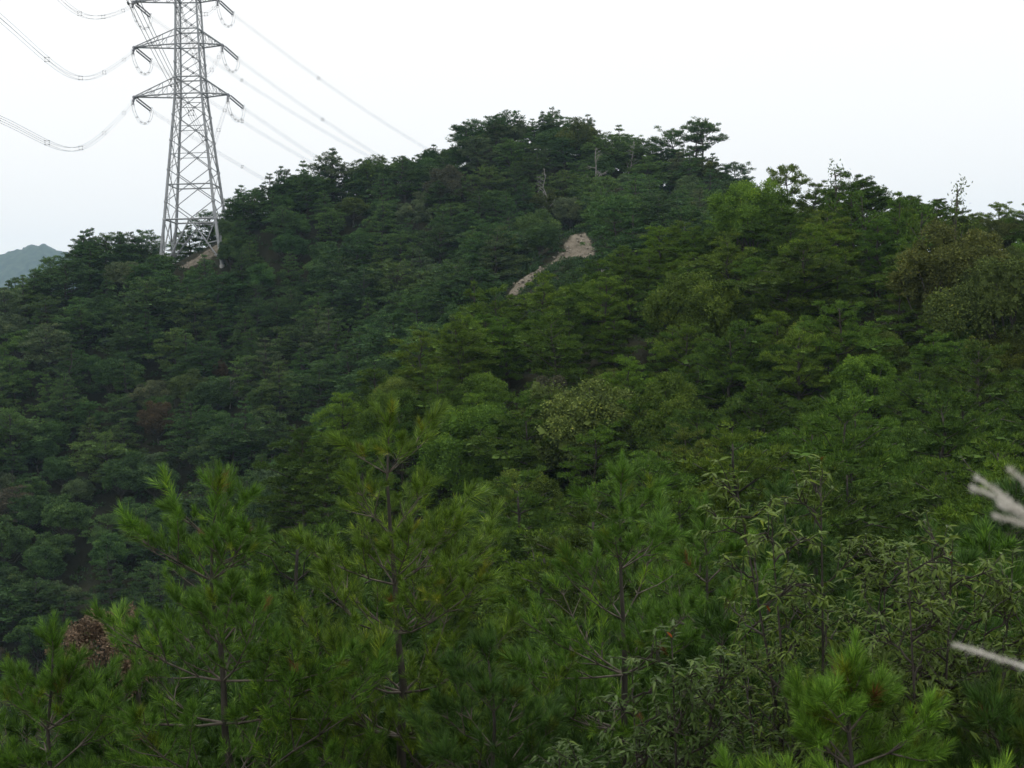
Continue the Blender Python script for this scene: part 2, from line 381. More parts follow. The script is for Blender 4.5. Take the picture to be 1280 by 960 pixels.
def gen_broad(H, R, leaf_n, ls, nlobe=34, base=0.28, squash=0.8, open_=0.0):
    """round broadleaf crown made of many leafy clumps on forking limbs"""
    tg, cg = Geo(), Geo()
    fork = np.array([rng.normal() * 0.05 * H, rng.normal() * 0.05 * H, base * H])
    tp = path_between(np.array([0, 0, -0.6]), fork, 5, 0.02 * H)
    tube(tg, tp, np.linspace(0.026 * H, 0.018 * H, 5), 6)
    cc = np.array([0, 0, base * H + (1 - base) * H * 0.5]); rz = (1 - base) * H * 0.5
    n = nlobe
    # spread of clumps over the crown's upper shell, uneven
    fi = np.arange(n) + 0.5; ph = np.arccos(1 - 1.72 * fi / n); th = PI * (1 + 5 ** 0.5) * fi + rng.normal(size=n) * 0.35
    dv = np.stack([np.cos(th) * np.sin(ph), np.sin(th) * np.sin(ph), np.cos(ph)], -1)
    rad = rng.uniform(0.45, 1.04, n)
    lc = cc + dv * rad[:, None] * np.array([R, R, rz]) * np.array([0.8, 0.8, 0.85])
    ln = rng.uniform(0.12, 0.31, n) * R
    for q in range(n):
        if q % 3 == 0:
            m = fork + (lc[q] - fork) * 0.5 + rng.normal(size=3) * 0.06 * R - np.array([0, 0, 0.05 * H])
            tube(tg, np.array([fork, m, lc[q]]), [0.012 * H, 0.007 * H, 0.003 * H], 4)
    k = rng.choice(n, leaf_n, p=(ln ** 2) / (ln ** 2).sum())
    o = norm(rng.normal(size=(leaf_n, 3)) + dv[k] * 0.5 + np.array([0, 0, 0.35]))
    shell = rng.random((leaf_n, 1)) ** 0.3
    # lumpy sub clumps
    sub = 0.85 + 0.22 * np.sin(o[:, :1] * 9 + k[:, None]) * np.sin(o[:, 1:2] * 8 + 2 * k[:, None]) * np.sin(o[:, 2:] * 9)
    pp = lc[k] + o * shell * sub * ln[k][:, None] * np.array([1, 1, squash])
    dr = o * 0.5 + rng.normal(size=(leaf_n, 3)) * 0.75 + np.array([0, 0, -0.1])
    lv = rng.normal(size=n) * 0.12
    kc = np.repeat(np.arange(n), 18); mc = len(kc)  # large core blades hidden inside each clump, added to block light
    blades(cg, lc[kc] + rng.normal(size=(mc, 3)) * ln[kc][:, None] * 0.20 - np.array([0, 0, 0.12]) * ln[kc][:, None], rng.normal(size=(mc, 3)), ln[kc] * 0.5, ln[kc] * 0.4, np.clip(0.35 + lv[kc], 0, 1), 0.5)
    blades(cg, pp, dr, ls * rng.uniform(0.7, 1.3, leaf_n), ls * 0.68 * rng.uniform(0.8, 1.2, leaf_n), np.clip(0.42 + lv[k] + 0.16 * rng.normal(size=leaf_n), 0, 1))
    return tg, cg

def gen_dead(H, spread=0.35, twigs=5, upright=0.4):
    tg = Geo()
    top = np.array([rng.normal() * 0.06 * H, rng.normal() * 0.06 * H, H])
    tp = path_between(np.array([0, 0, -0.5]), top, 8, 0.02 * H)
    tube(tg, tp, np.linspace(0.017 * H, 0.004 * H, 8), 6)
    def br(p, d, L, r, o):
        e = p + d * L; q = path_between(p, e, 4, 0.05 * L); q[2:, 2] += 0.08 * L
        tube(tg, q, np.linspace(r, r * 0.3, 4), 4)
        if o < 2:
            for _ in range(twigs - o):
                t = rng.uniform(0.3, 1.0); br(q[0] + (e - q[0]) * t, norm(d + rng.normal(size=3) * 0.6 + np.array([0, 0, 0.15])), L * rng.uniform(0.3, 0.5), r * 0.5, o + 1)
    for h in np.linspace(0.35, 0.96, 12):
        c = np.array([np.interp(h * H, tp[:, 2], tp[:, k]) for k in range(3)]); az = rng.random() * 6.28
        br(c, norm(np.array([math.cos(az), math.sin(az), upright + rng.normal() * 0.25])), H * spread * (1.15 - h) * rng.uniform(0.6, 1.1), 0.008 * H * (1.3 - h), 0)
    return tg

def gen_sapling(H, n_leafy=16, ls=0.11):
    """thin wispy stem with upright twigs and scattered leaf tufts"""
    tg, cg = Geo(), Geo()
    tp = path_between(np.array([0, 0, -0.4]), np.array([rng.normal() * 0.05 * H, 0, H]), 8, 0.03 * H)
    tube(tg, tp, np.linspace(0.016 * H, 0.004 * H, 8), 5)
    ps = []
    for q in range(n_leafy):
        h = rng.uniform(0.35, 0.98); c = np.array([np.interp(h * H, tp[:, 2], tp[:, k]) for k in range(3)]); az = rng.random() * 6.28
        e = c + norm(np.array([math.cos(az), math.sin(az), rng.uniform(0.6, 1.6)])) * H * rng.uniform(0.08, 0.24) * (1.25 - 0.6 * h)
        tube(tg, np.array([c, (c + e) / 2 + rng.normal(size=3) * 0.02, e]), [0.006 * H, 0.004 * H, 0.002 * H], 4)
        ps.append(e + rng.normal(size=(30, 3)) * np.array([0.10, 0.10, 0.16]))
    ps.append(tp[-1] + rng.normal(size=(14, 3)) * np.array([0.07, 0.07, 0.14]))
    ps = np.concatenate(ps); n = len(ps)
    blades(cg, ps, rng.normal(size=(n, 3)) * 0.6 + np.array([0, 0, 0.5]), ls * rng.uniform(0.8, 1.4, n), ls * 0.45, np.clip(0.45 + rng.normal(size=n) * 0.15, 0, 1))
    return tg, cg

MODELS = {}
def model(key, gen, bark, leafmat=None):
    tg, cg = gen if isinstance(gen, tuple) else (gen, None)
    MODELS.setdefault(key, []).append((tg.mesh(key + '_trunk', bark, True, None), cg.mesh(key + '_crown', leafmat or M_FAR) if cg else None))

# far models (seen from 170 - 270 m)
for q in range(7):
    model('far_pine', gen_pine(rng.uniform(6.8, 8.6), rng.uniform(2.8, 3.7), rng.uniform(0.14, 0.28), rng.integers(8, 11), 2300, 4, 0.28, 0.072, flat=0.18, prof=['dome', 'mid', 'dome', 'cone'][q % 4]), M_BARK)
for q in range(6):
    model('far_broad', gen_broad(rng.uniform(5.6, 7.2), rng.uniform(2.8, 3.7), 11500, 0.165, nlobe=rng.integers(46, 64), base=0.2), M_BARK)
for q in range(5):
    model('far_cone', gen_pine(rng.uniform(7.2, 9.2), rng.uniform(2.9, 3.7), 0.12, rng.integers(9, 13), 2400, 4, 0.28, 0.078, flat=0.18, prof=['cone', 'dome', 'cone', 'mid', 'cone'][q], per=(5, 8)), M_BARK)
for q in range(3):
    model('far_umbrella', gen_pine(9.5, 2.9, 0.62, 4, 900, 5, 0.3, 0.075, prof='mid', lean=0.07, flat=0.2), M_BARK)
for q in range(3):
    model('dead', gen_dead(7.5), M_DEAD)
# middle models (30 - 130 m)
for q in range(6):
    model('mid_pine', gen_pine(rng.uniform(6.2, 7.8), rng.uniform(2.6, 3.5), rng.uniform(0.10, 0.24), rng.integers(8, 12), 5200, 6, 0.19, 0.036, flat=0.20, prof=['dome', 'mid', 'dome', 'cone'][q % 4]), M_BARK)
for q in range(5):
    model('mid_broad', gen_broad(rng.uniform(5.2, 6.8), rng.uniform(2.5, 3.3), 25000, 0.096, nlobe=rng.integers(54, 78), base=0.2), M_BARK)
for q in range(3):
    model('sapling', gen_sapling(rng.uniform(3.6, 4.6)), M_BARK)
model('withered', gen_broad(5.4, 0.56, 9000, 0.027, nlobe=34, base=0.79, squash=1.1), M_BARK)
for q in range(2):
    model('bare_twig', gen_dead(4.5, 0.5, 6, 0.8), M_TANGLE)

# colours (albedo) of whole trees
TINT = {
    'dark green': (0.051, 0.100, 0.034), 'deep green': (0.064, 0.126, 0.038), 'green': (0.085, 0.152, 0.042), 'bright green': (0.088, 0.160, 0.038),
    'yellow-green': (0.092, 0.138, 0.024), 'grey-green': (0.096, 0.140, 0.064), 'olive': (0.084, 0.118, 0.032), 'ochre': (0.092, 0.110, 0.034),
    'rust-brown': (0.090, 0.068, 0.040), 'dull brown': (0.082, 0.084, 0.056), 'pale brown': (0.20, 0.150, 0.112)}
NEAR_TINT = np.array([1.14, 1.10, 0.56])        # near greens pushed yellower: haze separation from the far hill put into colour

class T: pass
TREES = []
def add_tree(key, x, y, tint, h=1.0, var=None, zoff=0.0, special=None, rot=None, wide=1.0):
    t = T(); ms = MODELS[key]; t.key = key; t.m = ms[int(rng.integers(len(ms))) if var is None else var % len(ms)]
    t.loc = np.array([x, y, float(height(x, y)[0]) - 0.1 + zoff]); t.tint = tint; t.s = (h * wide, h * wide, h); t.rot = rng.random() * 6.28 if rot is None else rot
    t.H = max(v.co.z for v in t.m[0].vertices) * h; t.special = special
    TREES.append(t); return t

# canopy visibility: is the top of a tree at (x, y) seen from the camera over the other slopes?
def seen(x, y, zt, canopy=4.2, margin=0.0):
    s = np.linspace(0.12, 0.975, 90)[None]
    X_, Y_ = x[:, None] * s, y[:, None] * s
    hh = tps(X_, Y_) + canopy * sstep(40, 70, Y_)
    return np.all(hh < zt[:, None] * s + margin, axis=1)

def scatter(cell, xlo, xhi, ylo, yhi):
    """jittered grid of tree sites"""
    xs, ys = np.meshgrid(np.arange(xlo, xhi, cell), np.arange(ylo, yhi, cell * 0.9))
    xs = xs + (np.arange(xs.shape[0]) % 2)[:, None] * cell / 2
    xs = xs + rng.uniform(-0.36, 0.36, xs.shape) * cell; ys = ys + rng.uniform(-0.36, 0.36, ys.shape) * cell
    return xs.ravel(), ys.ravel()

SCAR_POLY = [(640, 350, 676, 374), (662, 334, 700, 352), (698, 297, 744, 326)]     # photo boxes where bare soil shows
TOWER_BOX = (226, 312, 268, 330)
def hides_scar(x, y, z, H, r):
    p = proj(np.array([[x, y, z], [x, y, z + H]])); w = r * FPX / y
    x0, x1, y0, y1 = p[:, 0].mean() - w, p[:, 0].mean() + w, p[1, 1], p[0, 1]
    for a in SCAR_POLY:
        if x1 > a[0] and x0 < a[2] and y1 > a[1] and y0 < a[3] and y > 120: return True
    return x1 > TOWER_BOX[0] and x0 < TOWER_BOX[2] and y1 > TOWER_BOX[1] and y0 < TOWER_BOX[3] and y < 252

# ---- far hill forest
fx, fy = scatter(5.5, -125, 62, 158, 275)
fz = height(fx, fy); ok = seen(fx, fy, fz + 6.5, 3.2)
pp = proj(np.stack([fx, fy, fz + 4], -1))
ok &= (pp[:, 0] > -40) & (pp[:, 0] < 960) & (bare_at(fx, fy, 1.5) < 0.5)
tower_c = P(246, 326, 246)
ok &= ~((np.abs(fx - tower_c[0]) < 8.0) & (np.abs(fy - tower_c[1]) < 8.0))
for x, y, z in zip(fx[ok], fy[ok], fz[ok]):
    px, py = proj([x, y, z + 4])
    small = hides_scar(x, y, z, 6.5, 2.4)
    if small and hides_scar(x, y, z, 2.4, 1.0): continue
    u = rng.random()
    lowleft = (px < 560 and py > 560)
    pb = 0.55 if lowleft else (0.22 if px < 620 else 0.38)
    crest = y > 243
    h = rng.uniform(0.72, 1.08) if not small else rng.uniform(0.28, 0.38)
    if px > 300 and crest: h *= 0.95
    if u < pb:
        c = rng.choice(['dark green', 'deep green', 'grey-green', 'olive', 'dull brown', 'green'], p=[0.22, 0.32, 0.26, 0.05, 0.02, 0.13])
        add_tree('far_broad', x, y, c, h, wide=1.25)
    elif u < 0.99:
        c = rng.choice(['dark green', 'deep green', 'green', 'grey-green', 'dull brown'], p=[0.27, 0.38, 0.26, 0.08, 0.01])
        add_tree('far_pine' if rng.random() < 0.34 else 'far_cone', x, y, c, h, wide=1.2)
    else:
        add_tree('far_broad', x, y, rng.choice(['rust-brown', 'dull brown']), h * 0.8)

# ---- close row of trees along the far crest
for a_, b_ in ((40, 200), (286, 930)):
    px = a_
    while px < b_:
        Yc = float(np.interp(px, [0, 110, 250, 350, 480, 640, 740, 880, 930], [236, 243, 246, 250, 258, 265, 262, 250, 243])) + rng.uniform(-3, 2)
        p = P(px, 300, Yc)
        k = 'far_broad' if rng.random() < 0.3 else ('far_pine' if rng.random() < 0.4 else 'far_cone')
        add_tree(k, p[0], p[1], rng.choice(['dark green', 'deep green', 'green', 'grey-green'], p=[0.3, 0.4, 0.15, 0.15]), rng.uniform(0.72, 0.98) * (1.1 if px < 200 else 1.0), wide=1.1)
        px += rng.uniform(17, 29)

# ---- middle hill forest
mxx, myy = scatter(4.4, -18, 62, 30, 136)
mz = height(mxx, myy); ok = seen(mxx, myy, mz + 6.0, 2.2)
pp = proj(np.stack([mxx, myy, mz + 3.5], -1))
ok &= (pp[:, 0] > 330) & (pp[:, 0] < 1345) & (bare_at(mxx, myy, 1.5) < 0.5)
for x, y, z in zip(mxx[ok], myy[ok], mz[ok]):
    px, py = proj([x, y, z + 3.5])
    if px < 395 and py < 560: continue
    small = hides_scar(x, y, z, 5.5, 2.2)
    if small and hides_scar(x, y, z, 2.2, 1.0): continue
    h = rng.uniform(0.72, 1.05) * (0.82 if y < 50 else 1.0) * (0.85 if px > 1150 and y > 80 else 1.0) * (0.88 if y > 90 else 1.0)
    if small: h *= 0.38
    u = rng.random(); pb = 0.36 if px < 860 else 0.26
    if px > 1130 and py < 440: pb = 0.6
    if u < pb:
        if px > 1130 and py < 420: c = rng.choice(['olive', 'ochre', 'grey-green', 'green'], p=[0.30, 0.15, 0.25, 0.30])
        else: c = rng.choice(['grey-green', 'deep green', 'green', 'olive', 'yellow-green', 'dull brown'], p=[0.26, 0.34, 0.28, 0.05, 0.06, 0.01] if py < 520 else [0.25, 0.60, 0.12, 0.02, 0.01, 0.0])  # lower rows mostly deep green: dim valley light put into the colour
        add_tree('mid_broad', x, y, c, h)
    else:
        c = rng.choice(['dark green', 'deep green', 'green', 'bright green', 'yellow-green'], p=[0.25, 0.36, 0.25, 0.11, 0.03] if py < 500 else [0.55, 0.33, 0.10, 0.02, 0.0])  # lower rows mostly dark pine, with the valley's low light also in the tint
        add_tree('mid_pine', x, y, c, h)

# ---- single trees picked out from the photograph: (kind, px of trunk, py of top, depth, tint, special label)
def hand(key, px, ptop, Yd, tint, label, cat, var=None, wide=1.0, hmin=0.55, hmax=1.6, rot=None):
    p = P(px, ptop, Yd); z = float(height(p[0], p[1])[0]); ms = MODELS[key]
    v = int(rng.integers(len(ms))) if var is None else var
    Hm = max(c.co.z for c in ms[v % len(ms)][0].vertices)
    h = float(np.clip((p[2] - z) / Hm, hmin, hmax))
    # if the ground is too far below, keep the real size and stand it higher on the slope towards the camera
    t = add_tree(key, p[0], p[1], tint, h, v, 0.0, (label, cat), rot, wide)
    return t
hand('far_umbrella', 838, 160, 250, 'deep green', 'flat-topped pine on the far skyline, left one of the tall trio', 'pine tree', 0)
hand('far_umbrella', 868, 152, 250, 'deep green', 'tall bare-trunked pine on the far skyline, middle of the tall trio', 'pine tree', 1)
hand('far_umbrella', 880, 148, 251, 'deep green', 'tallest bare-trunked pine on the far skyline, right of the tall trio', 'pine tree', 2)
hand('dead', 786, 175, 246, 'dull brown', 'tall pale dead trunk left of the tall skyline pines', 'dead tree', 0)
hand('dead', 742, 184, 240, 'dull brown', 'leaning grey dead tree on the slope below the summit', 'dead tree', 1)
hand('dead', 682, 210, 236, 'dull brown', 'pale spreading dead tree in the middle of the far slope below the summit', 'dead tree', 2)
hand('dead', 286, 472, 205, 'dull brown', 'white dead trunk on the lower far slope, left of centre', 'dead tree', 1)
hand('dead', 741, 335, 128, 'dull brown', 'grey dead tree standing in front of the sandy scar', 'dead tree', 0)
hand('far_cone', 112, 286, 243, 'dark green', 'pointed dark conifer at the crest left of the pylon', 'conifer', 0)
hand('far_cone', 156, 290, 244, 'dark green', 'pointed dark conifer nearest the pylon on its left', 'conifer', 1)
hand('far_cone', 352, 208, 250, 'dark green', 'pointed conifer rising from the crest right of the pylon', 'conifer', 2)
hand('far_pine', 582, 152, 258, 'dark green', 'spreading dark pine at the left shoulder of the summit', 'pine tree', 0)
hand('far_umbrella', 618, 142, 262, 'dark green', 'spreading dark pine on top of the summit, left of its middle', 'pine tree', 2)
hand('far_pine', 690, 140, 262, 'grey-green', 'greyish pine on top of the summit, right of its middle', 'pine tree', 1)
hand('far_broad', 725, 156, 256, 'olive', 'olive round tree on the summit skyline', 'tree', 2)
hand('far_broad', 560, 215, 244, 'dull brown', 'dull brown tree on the slope under the summit shoulder', 'tree', 3)
hand('far_broad', 765, 235, 232, 'dull brown', 'reddish brown tree below the tall dead trunk', 'tree', 4)
hand('far_broad', 195, 505, 200, 'rust-brown', 'small rust-red tree on the lower far slope, leftmost red one', 'tree', 1, 0.8)
hand('far_broad', 275, 452, 212, 'rust-brown', 'small rust-brown tree just above the white dead trunk', 'tree', 5, 0.8)
hand('far_broad', 287, 296, 238, 'deep green', 'rounded tree hiding the right foot of the pylon', 'tree', 0, 1.0, 0.3)
hand('far_cone', 300, 272, 240, 'dark green', 'dark conifer just right of the pylon foot', 'conifer', 2, 1.0, 0.3)
hand('far_broad', 204, 322, 239, 'deep green', 'rounded tree at the left foot of the pylon', 'tree', 3, 0.9, 0.25)
hand('far_broad', 240, 336, 237, 'green', 'low tree below the bare soil under the pylon', 'tree', 2, 0.9, 0.2)
hand('bare_twig', 320, 360, 228, 'dull brown', 'grey leafless shrub on the far slope below the pylon', 'dead tree', 0)
hand('far_umbrella', 984, 206, 122, 'grey-green', 'thin grey pine rising above the near ridge skyline', 'pine tree', 1, 0.7, 0.4)
hand('sapling', 1046, 198, 112, 'dark green', 'wispy sapling tallest above the near ridge skyline', 'sapling', 0, 1.0, 0.5, 2.2)
hand('sapling', 1190, 226, 99, 'dark green', 'wispy sapling on the near ridge skyline at the right', 'sapling', 1, 1.0, 0.5, 2.2)
hand('sapling', 1155, 262, 99, 'dark green', 'short wispy sapling just left of the right skyline sapling', 'sapling', 2, 1.0, 0.5, 2.2)
hand('sapling', 1085, 240, 108, 'dark green', 'thin sapling between the wispy skyline saplings', 'sapling', 1, 1.0, 0.5, 2.2)
hand('mid_pine', 1122, 240, 106, 'deep green', 'pointed small pine on the near ridge skyline', 'pine tree', 3, 0.7)
hand('mid_pine', 1065, 238, 110, 'deep green', 'dark pine on the near ridge skyline beside the tallest sapling', 'pine tree', 0, 0.8)
hand('mid_broad', 940, 236, 118, 'green', 'rounded green tree at the top of the near ridge, left end', 'tree', 1)
hand('mid_broad', 1190, 285, 92, 'ochre', 'ochre turning tree near the right end of the near ridge', 'tree', 2, 1.1)
hand('mid_broad', 1255, 290, 86, 'olive', 'olive-brown tree at the right edge under the ridge line', 'tree', 3)
hand('mid_pine', 1000, 300, 98, 'dark green', 'large dark layered pine in the middle of the near ridge face', 'pine tree', 2, 1.35)
hand('mid_pine', 930, 400, 88, 'dark green', 'broad dark pine below the large layered one on the near ridge', 'pine tree', 0, 1.25)
hand('mid_broad', 730, 470, 84, 'grey-green', 'big grey-green round oak in the middle of the near ridge', 'tree', 0, 1.15)
hand('mid_broad', 830, 482, 80, 'yellow-green', 'yellowish tree right of the big grey-green oak', 'tree', 4, 0.75)
hand('mid_broad', 870, 330, 100, 'yellow-green', 'yellow-green rounded tree on the upper near ridge', 'tree', 5, 0.9)
hand('mid_pine', 850, 530, 70, 'yellow-green', 'layered yellow-green pine below the yellowish tree', 'pine tree', 1, 0.9)
hand('mid_pine', 430, 488, 95, 'bright green', 'round-topped pine at the left tip of the near ridge', 'pine tree', 2, 0.9)
hand('mid_pine', 612, 490, 90, 'deep green', 'deep green pine filling the gap on the spur below the scar', 'pine tree', 4, 1.0, 0.5)
hand('mid_broad', 590, 520, 86, 'deep green', 'deep green round tree low on the spur below the scar', 'tree', 1, 1.0, 0.5)
hand('mid_pine', 640, 530, 84, 'dark green', 'dark pine low on the spur, right of its gap', 'pine tree', 1, 1.0, 0.5)
hand('far_broad', 240, 500, 207, 'deep green', 'round tree just left of the white dead trunk', 'tree', 0)
hand('far_cone', 225, 480, 212, 'deep green', 'conifer between the rust tree and the white dead trunk', 'conifer', 3)
hand('mid_pine', 366, 655, 56, 'deep green', 'deep green pine seen between the two left foreground pines', 'pine tree', 2, 1.0, 0.5)
hand('mid_broad', 335, 690, 50, 'deep green', 'round tree seen low between the two left foreground pines', 'tree', 0, 1.0, 0.5)
hand('mid_pine', 590, 352, 112, 'dark green', 'narrow dark pine standing at the spur left of the scar', 'pine tree', 3, 0.6)
hand('bare_twig', 1205, 440, 78, 'dull brown', 'tangle of grey leafless branches at the right of the near ridge', 'dead tree', 1, 1.0, 0.8, 1.4)
hand('bare_twig', 1085, 560, 66, 'dull brown', 'small brown leafless tree low on the near ridge face', 'dead tree', 0, 1.0, 0.6, 1.1)
hand('withered', 116, 764, 15.5, 'pale brown', 'withered pale brown treetop behind the left foreground pine', 'bush', 0, 1.0, 0.6, 1.5)
for k_, (px, pt, d) in enumerate([(20, 775, 62), (60, 690, 95), (190, 640, 120)]):
    pass

# label the forest trees: zone, kind, tint, then order from the left
ORD = ['leftmost', 'second from left', 'third from left', 'fourth from left', 'fifth from left', 'sixth from left', 'seventh from left', 'eighth from left', 'ninth from left', 'tenth from left', 'eleventh from left', 'twelfth from left', 'thirteenth from left', 'fourteenth from left']
def zone(t):
    px, py = proj(t.loc + np.array([0, 0, t.H * 0.6])); far = t.loc[1] > 150
    if far:
        if px < 200: return ('on crest left of pylon' if py < 400 else 'on upper far slope at left edge' if py < 480 else 'halfway down far slope at left edge' if py < 580 else 'at foot of far slope at left edge' if py < 680 else 'in valley bottom at left edge')
        if px < 330: return ('on slope just under pylon' if py < 400 else 'on far slope well below pylon' if py < 500 else 'low on far slope below pylon')
        if px < 480: return ('on crest right of pylon' if py < 290 else 'on far slope right of pylon' if py < 390 else 'on far slope beside near ridge tip' if py < 480 else 'low on far slope beside near ridge tip')
        if px < 620: return ('on left shoulder of summit' if py < 260 else 'under left shoulder of summit' if py < 350 else 'on far slope left of sandy scar')
        if px < 770: return ('on the summit' if py < 225 else 'on slope between summit and sandy scar' if py < 300 else 'beside the sandy scar')
        return 'on far ridge right of summit' if py < 225 else ('on flank under far ridge right of summit' if py < 265 else 'in saddle right of sandy scar') if px < 850 else 'behind near ridge crest, right of summit'
    if py < 350: a = 'along near ridge top'
    elif py < 450: a = 'high on near ridge face'
    elif py < 550: a = 'midway down near ridge face'
    elif py < 660: a = 'low on near ridge face'
    else: a = 'at foot of near ridge'
    b = 'left spur' if px < 620 else 'left half' if px < 800 else 'centre' if px < 960 else 'right half' if px < 1120 else 'right edge'
    return a + ', ' + b
buckets = {}
for t in TREES:
    if t.special: continue
    kind = {'far_pine': 'pine', 'far_cone': 'pointed conifer', 'far_broad': 'round-crowned tree', 'mid_pine': 'layered pine', 'mid_broad': 'leafy round tree'}[t.key]
    buckets.setdefault((zone(t), t.tint, kind), []).append(t)
for (zn, tint, kind), L in buckets.items():
    L.sort(key=lambda t: proj(t.loc)[0])
    for i_, t in enumerate(L):
        t.label = (f'{tint} {kind} {zn}' if len(L) == 1 else f'{tint} {kind} {zn}, {ORD[min(i_, 13)]}')
        t.cat = 'pine tree' if 'pine' in kind else 'conifer' if 'conifer' in kind else 'tree'
        t.group = ('pines' if t.cat != 'tree' else 'broadleaf trees') + (' on the far hill' if t.loc[1] > 150 else ' on the near ridge')
        if i_ > 12: t.group += ' ' + zn
NAMES = {'pine tree': 'pine_tree', 'tree': 'broadleaf_tree', 'conifer': 'conifer_tree', 'dead tree': 'dead_tree', 'sapling': 'sapling', 'bush': 'withered_tree'}
for t in TREES:
    label, cat = t.special if t.special else (t.label, t.cat)
    e = link(NAMES[cat], None, None, t.loc, t.rot); e.scale = t.s
    e.empty_display_size = 0.3
    tag(e, label, cat, None if t.special else t.group)
    link('trunk', t.m[0], e)
    if t.m[1] is not None:
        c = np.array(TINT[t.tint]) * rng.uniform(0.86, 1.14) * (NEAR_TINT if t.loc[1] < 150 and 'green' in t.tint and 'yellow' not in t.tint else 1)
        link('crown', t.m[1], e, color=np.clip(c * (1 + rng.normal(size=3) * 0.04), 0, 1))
print('hill trees', len(TREES))

# ---- low undergrowth on the slopes: shrubs nobody could count
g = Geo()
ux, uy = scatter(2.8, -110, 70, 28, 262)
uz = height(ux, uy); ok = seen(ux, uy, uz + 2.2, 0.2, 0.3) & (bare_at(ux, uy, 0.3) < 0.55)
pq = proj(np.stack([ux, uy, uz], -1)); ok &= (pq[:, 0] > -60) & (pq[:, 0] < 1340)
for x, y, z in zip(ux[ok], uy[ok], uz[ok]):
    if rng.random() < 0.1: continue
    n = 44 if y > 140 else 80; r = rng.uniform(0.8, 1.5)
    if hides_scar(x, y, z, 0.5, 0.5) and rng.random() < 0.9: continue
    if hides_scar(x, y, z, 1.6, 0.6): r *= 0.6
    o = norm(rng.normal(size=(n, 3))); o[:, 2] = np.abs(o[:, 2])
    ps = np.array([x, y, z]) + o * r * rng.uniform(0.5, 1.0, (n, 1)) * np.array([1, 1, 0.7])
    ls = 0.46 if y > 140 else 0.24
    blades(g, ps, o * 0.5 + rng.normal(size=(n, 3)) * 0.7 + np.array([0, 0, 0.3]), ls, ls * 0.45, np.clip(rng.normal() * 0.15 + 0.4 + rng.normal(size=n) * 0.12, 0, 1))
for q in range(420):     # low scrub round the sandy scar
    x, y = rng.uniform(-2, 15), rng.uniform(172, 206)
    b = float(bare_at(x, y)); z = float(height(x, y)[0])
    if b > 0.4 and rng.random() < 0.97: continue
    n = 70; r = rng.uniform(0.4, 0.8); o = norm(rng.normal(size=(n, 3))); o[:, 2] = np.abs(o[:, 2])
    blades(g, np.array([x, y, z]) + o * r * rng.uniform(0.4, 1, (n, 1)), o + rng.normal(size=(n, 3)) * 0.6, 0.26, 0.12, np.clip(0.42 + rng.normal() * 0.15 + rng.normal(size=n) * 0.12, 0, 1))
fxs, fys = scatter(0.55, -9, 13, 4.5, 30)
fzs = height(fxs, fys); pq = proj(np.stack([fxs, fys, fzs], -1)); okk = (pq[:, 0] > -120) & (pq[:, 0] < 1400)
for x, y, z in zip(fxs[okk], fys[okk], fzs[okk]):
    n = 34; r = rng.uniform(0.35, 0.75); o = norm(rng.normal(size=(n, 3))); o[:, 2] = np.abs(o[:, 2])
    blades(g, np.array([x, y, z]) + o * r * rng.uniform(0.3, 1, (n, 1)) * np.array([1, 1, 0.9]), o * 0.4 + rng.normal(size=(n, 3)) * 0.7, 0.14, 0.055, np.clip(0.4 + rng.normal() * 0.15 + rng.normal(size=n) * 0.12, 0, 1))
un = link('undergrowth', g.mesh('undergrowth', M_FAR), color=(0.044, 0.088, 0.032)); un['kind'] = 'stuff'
un['label'] = 'low shrubs and ferns covering the ground under the trees'
print('undergrowth tris', 2 * sum(len(q) for q in g.q))

# loose stones on the bare soil
g = Geo(); ico = norm(np.array([[0, 1, 1.618], [0, -1, 1.618], [0, 1, -1.618], [0, -1, -1.618], [1, 1.618, 0], [-1, 1.618, 0], [1, -1.618, 0], [-1, -1.618, 0], [1.618, 0, 1], [-1.618, 0, 1], [1.618, 0, -1], [-1.618, 0, -1]]))
icf = [[0, 1, 8], [0, 8, 4], [0, 4, 5], [0, 5, 9], [0, 9, 1], [1, 6, 8], [8, 6, 10], [8, 10, 4], [4, 10, 2], [4, 2, 5], [5, 2, 11], [5, 11, 9], [9, 11, 7], [9, 7, 1], [1, 7, 6], [3, 6, 7], [3, 7, 11], [3, 11, 2], [3, 2, 10], [3, 10, 6]]
for p_, a_, b_ in _bare:
    for q in range(6):
        x, y = p_[0] + rng.normal() * a_ * 0.55, p_[1] + rng.normal() * b_ * 0.55; r = rng.uniform(0.08, 0.28)
        g.add(np.array([x, y, float(height(x, y)[0])]) + ico * r * rng.uniform(0.6, 1.2, (12, 3)), icf)
ru = link('rubble', g.mesh('rubble', noise_material('rubble_stone', (0.14, 0.125, 0.10), (0.36, 0.32, 0.26), 1.5), False, None)); ru['kind'] = 'stuff'; ru['label'] = 'loose stones on the bare sandy soil'

